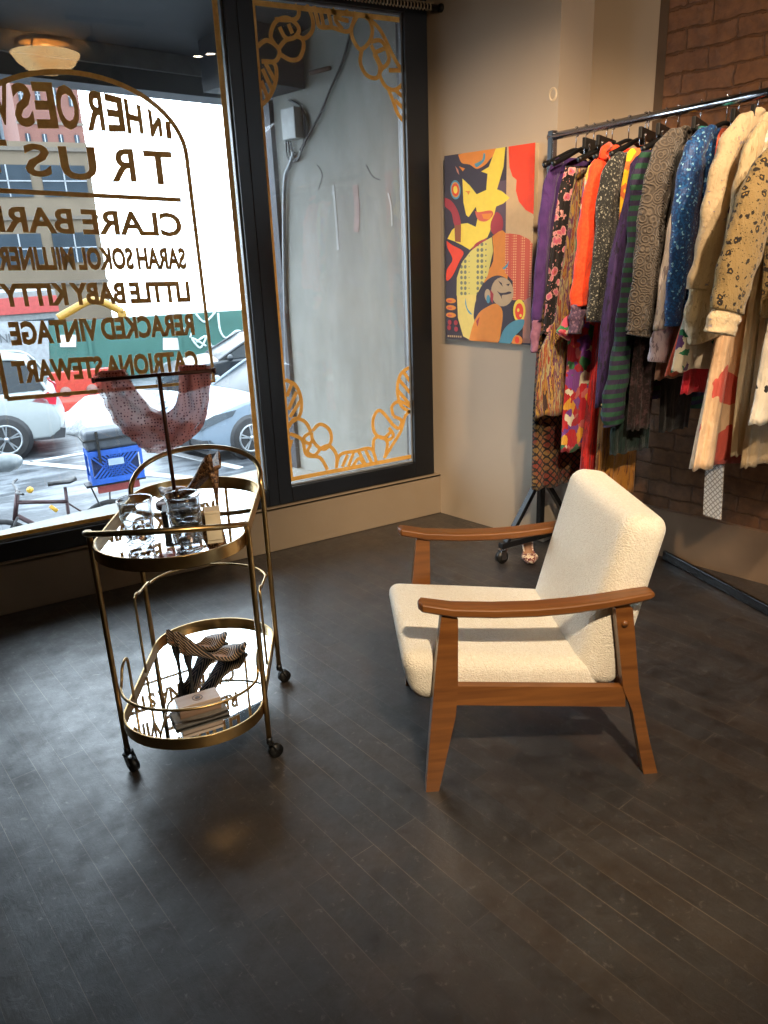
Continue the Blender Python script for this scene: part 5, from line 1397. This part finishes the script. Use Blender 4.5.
# barrier
M_ORB = simple('orange_red_plastic', srgb(160,44,27), .45)
ba = at_z(50, 412, GZ); 
for i, lab in enumerate(('orange red plastic road barrier behind the white SUV',)):
    b0 = ba+SD*(i*2.05-.6); t = thing('road_barrier', lab, 'barrier', b0, SA)
    MB().prism([(-.28,0),(.28,0),(.24,.22),(.10,.34),(.08,.86),(-.08,.86),(-.10,.34),(-.24,.22)], 'x', 0, 1.98).build('barrier_body', M_ORB, t, bevel=.02)
    mb = MB()
    for x in (.45, 1.0, 1.55): mb.cyl((x, -.13, .42), (x, -.085, .42), .12, 18)
    mb.build('fork_holes', simple('grey_hole', srgb(120,88,80), .7), t)
def snow_pile(name, label, c, rx, ry, h, seed):
    mb = MB(); n = 34; rnd = random.Random(seed); ph = [rnd.uniform(0, 6) for _ in range(8)]; rings = []
    for j in range(15):
        f = j/14; r = []
        for k in range(n):
            a = 2*PI*k/n; rr = (1-f)*(1+.18*math.sin(3*a+ph[0])+.10*math.sin(7*a+ph[1])+.05*math.sin(13*a+ph[2]))
            z = h*(1-(1-f)**2)*(1+.0*a) + .10*h*math.sin(5*a+9*f+ph[3])*f*(1-f)*4 + .06*h*math.sin(11*a+17*f+ph[4])*(1-f)
            r.append(Vector((rx*rr*math.cos(a), ry*rr*math.sin(a), max(0, z) if j else -.02)))
        rings.append(r)
    mb.loft(rings); o = mb.build(name, M_SNOW); o.location = c; o.rotation_euler = (0, 0, SA)
    tag(o, label, 'snow', None, 'stuff'); return o
c = at_z(100, 428, GZ); snow_pile('snow_bank', 'long dirty snow bank by the road barrier', c+SD*.6+SV*.3, 1.7, .8, .62, 3)
c = at_z(30, 540, GZ); snow_pile('snow_bank', 'trampled snow around the parked bicycle', Vector((1.1, 8.9, GZ-.20)), 3.6, 1.5, .24, 8)
mk2 = MB()
for (x0_, y0_, x1_, y1_, w_) in ((20,462,190,478,.16),(30,462,92,452,.12),(150,448,240,468,.14)):
    a_, b_ = at_z(x0_, y0_, GZ+.01), at_z(x1_, y1_, GZ+.01); mk2.bar(a_, b_, w_, .012)
struct(mk2.build('trim_1', simple('road_marking', srgb(164,166,168), .7)), 'pale worn lane markings on the wet street', 'road marking')

# ---- bicycle with crate
def bicycle():
    c0 = at_z(62, 560, GZ); yb = 8.35
    R_ = .345; P = lambda px, py: at_y(px, py, yb)
    rear = P(112, 528); rear.z = GZ+R_; hubx = rear.x; fx = hubx-1.12
    t = thing('bicycle', 'delivery bicycle with black saddle and red rear rack parked outside', 'bicycle', (hubx-.55, yb, GZ))
    M_FR = simple('red_black_frame', srgb(48,27,30), .4, .3); M_YC = simple('yellow_cap', srgb(177,136,32), .4)
    for x in (hubx, fx):
        w = MB(); w.tube([(x+R_*math.cos(2*PI*i/40), yb, GZ+R_+R_*math.sin(2*PI*i/40)) for i in range(40)], .028, 8, closed=True); wo = w.build('wheel', M_TYRE, t, world=True)
        s_ = MB()
        for k in range(18): a = 2*PI*k/18; s_.cyl((x, yb+.02*(-1)**k, GZ+R_), (x+R_*.95*math.cos(a), yb, GZ+R_+R_*.95*math.sin(a)), .003, 5)
        s_.cyl((x, yb-.05, GZ+R_), (x, yb+.05, GZ+R_), .03, 12); ob = s_.build('spokes', M_RIM, wo); ob.data.transform(Matrix.Translation(-t.location))
    seat = P(62, 482); Z = lambda x, z: Vector((x, yb, z))
    bb = Z(hubx-.43, GZ+.30); st_ = Z(seat.x+.02, seat.z-.06); hd_ = Z(fx+.25, GZ+.92); hd2 = Z(fx+.22, GZ+.72)
    f = MB()
    f.cyl(bb, st_, .018); f.cyl(Z(lerp(bb.x, st_.x, .75), lerp(bb.z, st_.z, .75)), hd_-Vector((0,0,.06)), .022); f.cyl(bb, hd2, .026); f.cyl(bb+Vector((0,.04,0)), Z(hubx, GZ+R_)+Vector((0,.04,0)), .011); f.cyl(Z(lerp(bb.x, st_.x, .72), lerp(bb.z, st_.z, .72))+Vector((0,.04,0)), Z(hubx, GZ+R_)+Vector((0,.04,0)), .010)
    f.cyl(hd2-Vector((.03,0,.04)), hd_+Vector((.02,0,.06)), .024); f.build('frame', M_FR, t, world=True)
    f = MB(); f.cyl(hd2+Vector((0,.05,0)), Z(fx, GZ+R_)+Vector((0,.05,0)), .013); f.cyl(hd2-Vector((0,.05,0)), Z(fx, GZ+R_)-Vector((0,.05,0)), .013); f.build('fork', M_BLKMETAL, t, world=True)
    f = MB(); f.tube(catmull([hd_+Vector((.05,-.32,.10)), hd_+Vector((0,-.2,.09)), hd_+Vector((.02,0,.06)), hd_+Vector((0,.2,.09)), hd_+Vector((.05,.32,.10))], 5), .013); f.build('handlebar', M_BLKMETAL, t, world=True)
    s_ = MB(); rings = []
    for u, w_ in ((0, .012), (.25, .025), (.5, .05), (.75, .085), (1, .08)):
        x = seat.x-.14+.28*u; rings.append([Vector((x, yb+w_*math.cos(2*PI*k/12), seat.z+.025*math.sin(2*PI*k/12)+(.02 if u > .8 else 0))) for k in range(12)])
    s_.loft(rings); s_.build('saddle', M_BLACK, t, world=True)
    cb = P(87, 481); ce = P(146, 478); zr = cb.z-.05
    f = MB(); f.box(((cb.x+ce.x)/2-.02, yb, zr), (.62, .16, .025)); f.cyl(Z(hubx, GZ+R_)+Vector((0,.06,0)), Z(hubx+.05, zr), .009); f.cyl(Z(hubx, GZ+R_)-Vector((0,.06,0)), Z(hubx-.15, zr), .009); f.build('rear_rack', M_BLKMETAL, t, world=True)
    MB().box(((cb.x+ce.x)/2-.0, yb-.05, zr-.05), (.44, .05, .09)).build('rear_bag', simple('faded_red_bag', srgb(120,46,44), .6), t, world=True, bevel=.01)
    f = MB(); f.cyl(bb-Vector((0,.05,0)), bb+Vector((0,.05,0)), .09, 20); f.bar(bb+Vector((0,-.07,0)), bb+Vector((.12,-.07,-.12)), .02, .02); f.bar(bb+Vector((0,.07,0)), bb+Vector((-.12,.07,.12)), .02, .02); f.box(bb+Vector((.12,-.12,-.12)), (.09,.08,.02)); f.box(bb+Vector((-.12,.12,.12)), (.09,.08,.02)); f.build('crankset', M_BLKMETAL, t, world=True)
    MB().ball(Z(P(30, 490).x, P(30, 490).z), .035, 8).build('bell', M_YC, t, world=True)
    MB().cyl(P(50, 506), P(57, 511), .022, 10).build('reflector', M_YC, t, world=True)
    # crate
    z0 = cb.z-.03; z1 = P(100, 448).z; cx = (cb.x+ce.x)/2
    ct = thing('milk_crate', 'blue plastic milk crate on the bicycle rack', 'crate', (cx, yb, z0))
    M_BL = simple('blue_crate_plastic', srgb(24,73,152), .45)
    Wc, Dc, Hc = abs(ce.x-cb.x)*.86, .24, z1-z0; f = MB()
    for zz, hh in ((Hc-.03, .06), (.03, .06)):
        for s_ in (-1, 1): f.box((0, s_*Dc/2, zz), (Wc, .015, hh)); f.box((s_*Wc/2, 0, zz), (.015, Dc, hh))
    for i in range(13):
        x = -Wc/2+Wc*i/12
        for s_ in (-1, 1):
            for dd in (-1, 1):
                x2 = x+dd*Hc*.7
                if abs(x2) <= Wc/2+.001: f.bar((x, s_*Dc/2, .05), (x2, s_*Dc/2, Hc-.05), .010, .016)
    for sx in (-1, 1):
        for sy in (-1, 1): f.box((sx*Wc/2, sy*Dc/2, Hc/2), (.025, .025, Hc))
    f.box((0, 0, .008), (Wc, Dc, .016)); f.build('crate_body', M_BL, ct)
    f = MB(); f.box((0, -Dc/2-.008, Hc*.62), (.16, .01, .07)); f.build('crate_label', simple('pale_label', srgb(136,152,171), .5), ct)
    MB().box((0, 0, Hc*.42), (Wc-.05, Dc-.05, Hc*.78)).build('crate_lining', simple('dark_blue_liner', srgb(20,38,76), .8), ct)
    z2 = P(100, 428).z
    bg_ = thing('cargo_bag', 'dark grey zipped bag strapped on the blue crate', 'bag', (cx, yb, z1))
    MB().box((0, 0, (z2-z1)/2), (Wc+.03, Dc+.03, z2-z1)).build('bag_body', simple('dark_grey_nylon', srgb(52,57,64), .5), bg_, bevel=.04, seg=4)
    MB().box((0, 0, (z2-z1)*.55), (Wc+.075, Dc+.065, .02)).build('bag_strap', M_BLACK, bg_)
    MB().bar((-.16, -Dc/2-.03, (z2-z1)), (-.16, -Dc/2-.03, -.12), .03, .006).build('bag_strap', M_BLACK, bg_)
bicycle()
pk = thing('scooter_cover', 'grey plastic wrapped handlebar grip cut by the left edge', 'cover', at_y(4, 463, 8.0)); MB().ball((0, 0, 0), .15, 12, (1.15, .7, .62)).build('wrapped_grip', simple('grey_plastic_wrap', srgb(96,102,105), .3, nscale=18, bump=.6, bscale=22), pk)

# ---- buildings
def facade(name, label, px_l, px_r, top_px, y, wall, win, cols, rows, depth, off_z=0, gap=(.55, .5), panes=True, ztop=None):
    a_ = at_y(px_l, 230, y); b_ = at_y(px_r[0], px_r[1], y); z1 = at_y(top_px[0], top_px[1], y).z
    wdt = b_.x-a_.x; t = thing(name, label, 'building', (a_.x, y, GZ))
    MB().box((wdt/2, depth/2, (z1-GZ)/2), (wdt, depth, z1-GZ)).build('facade', wall, t)
    cw = wdt/cols; rh = 3.3
    for r in range(rows):
        zt = z1-GZ-1.1-r*rh
        if zt < 3: break
        for c_ in range(cols):
            x = cw*(c_+.5); f = MB(); f.box((x, -.02, zt-rh*gap[1]/2), (cw*gap[0], .10, rh*gap[1])); o = f.build('window', win, t)
            g = MB(); g.box((x, -.09, zt-rh*gap[1]*.5), (cw*gap[0], .03, .06)); g.box((x, -.09, zt-rh*gap[1]/2), (.07, .03, rh*gap[1])); g.build('glazing_bar', M_FRAME2, o)
    mb = MB()
    for r in range(rows+1):
        zt = z1-GZ-.35-r*rh
        if zt > 2: mb.box((wdt/2, -.06, zt), (wdt+.1, .16, .18))
    mb.build('string_course', simple(name+'_band', srgb(80,73,65), .8), t)
    return t
M_TAN = simple('tan_brick_facade', srgb(89,78,64), .9, nscale=.6, var=.12); M_BWIN = simple('bluish_window_glass', srgb(34,44,52), .5, spec=.15, nscale=.6, var=.35)
M_REDB = simple('red_brick_tower', srgb(89,57,49), .9, nscale=.5, var=.1); M_GRYT = simple('pale_grey_tower', srgb(92,100,107), .7, nscale=.5, var=.08)
facade('apartment_building', 'tan brick apartment block with wide windows across the street', -140, (97, 215), (88, 143), 46, M_TAN, M_BWIN, 4, 7, 14, gap=(.80, .46))
facade('tower_block', 'red brick tower block behind the tan building', 36, (82, 120), (60, 20), 68, M_REDB, M_BWIN, 4, 14, 10, gap=(.3, .4))
facade('tower_block', 'pale grey tower block far behind at the left edge', -60, (34, 120), (10, 20), 80, M_GRYT, M_BWIN, 7, 16, 10, gap=(.5, .6))
# low shop front
sf = thing('shop_front', 'low white and red shop front beside the fence', 'building', at_z(-20, 380, GZ)+SV*3)
a_ = at_y(-60, 330, 30); b_ = at_y(62, 330, 30); zt = at_y(20, 292, 30).z
MB().box(((a_.x+b_.x)/2, 32, (zt+GZ)/2), (b_.x-a_.x, 4, zt-GZ)).build('shop_wall', simple('white_shop_wall', srgb(104,107,108), .7), sf, world=True)
MB().box(((a_.x+b_.x)/2, 29.95, zt-.45), (b_.x-a_.x, .12, .55)).build('sign_band', simple('red_sign_band', srgb(140,51,48), .5), sf, world=True)
MB().box(((a_.x+b_.x)/2, 29.92, zt-1.3), (b_.x-a_.x-.4, .1, .7)).build('shop_window', M_BWIN, sf, world=True)
# excavator
ex_ = thing('excavator', 'yellow excavator arm rising behind the construction fence', 'excavator', at_y(90, 350, 26))
M_EXY = simple('excavator_yellow', srgb(140,102,27), .5)
Q = lambda px, py: at_y(px, py, 26)
MB().tube(catmull([Q(58,318), Q(72,310), Q(90,301), Q(105,303), Q(122,312)], 5), .12, 8).build('boom', M_EXY, ex_, world=True)
MB().bar(Q(121,311), Q(130,345), .25, .2).build('stick', M_EXY, ex_, world=True)
c = Q(52, 345); MB().box((c.x, 26.6, (c.z+GZ)/2+.2), (2.4, 1.8, c.z-GZ+.2)).build('cab_body', M_EXY, ex_, world=True, bevel=.1)
c = Q(48, 352); MB().box((c.x, 25.65, c.z), (1.0, .1, .9)).build('cab_window', M_CGL, ex_, world=True)
mb = MB()
for s_ in (-1, 1):
    cc_ = Vector((Q(52,345).x, 26.6+s_*.75, GZ+.35)); mb.box(cc_, (3.0, .5, .68))
mb.build('track_base', M_TRIM, ex_, world=True, bevel=.2)
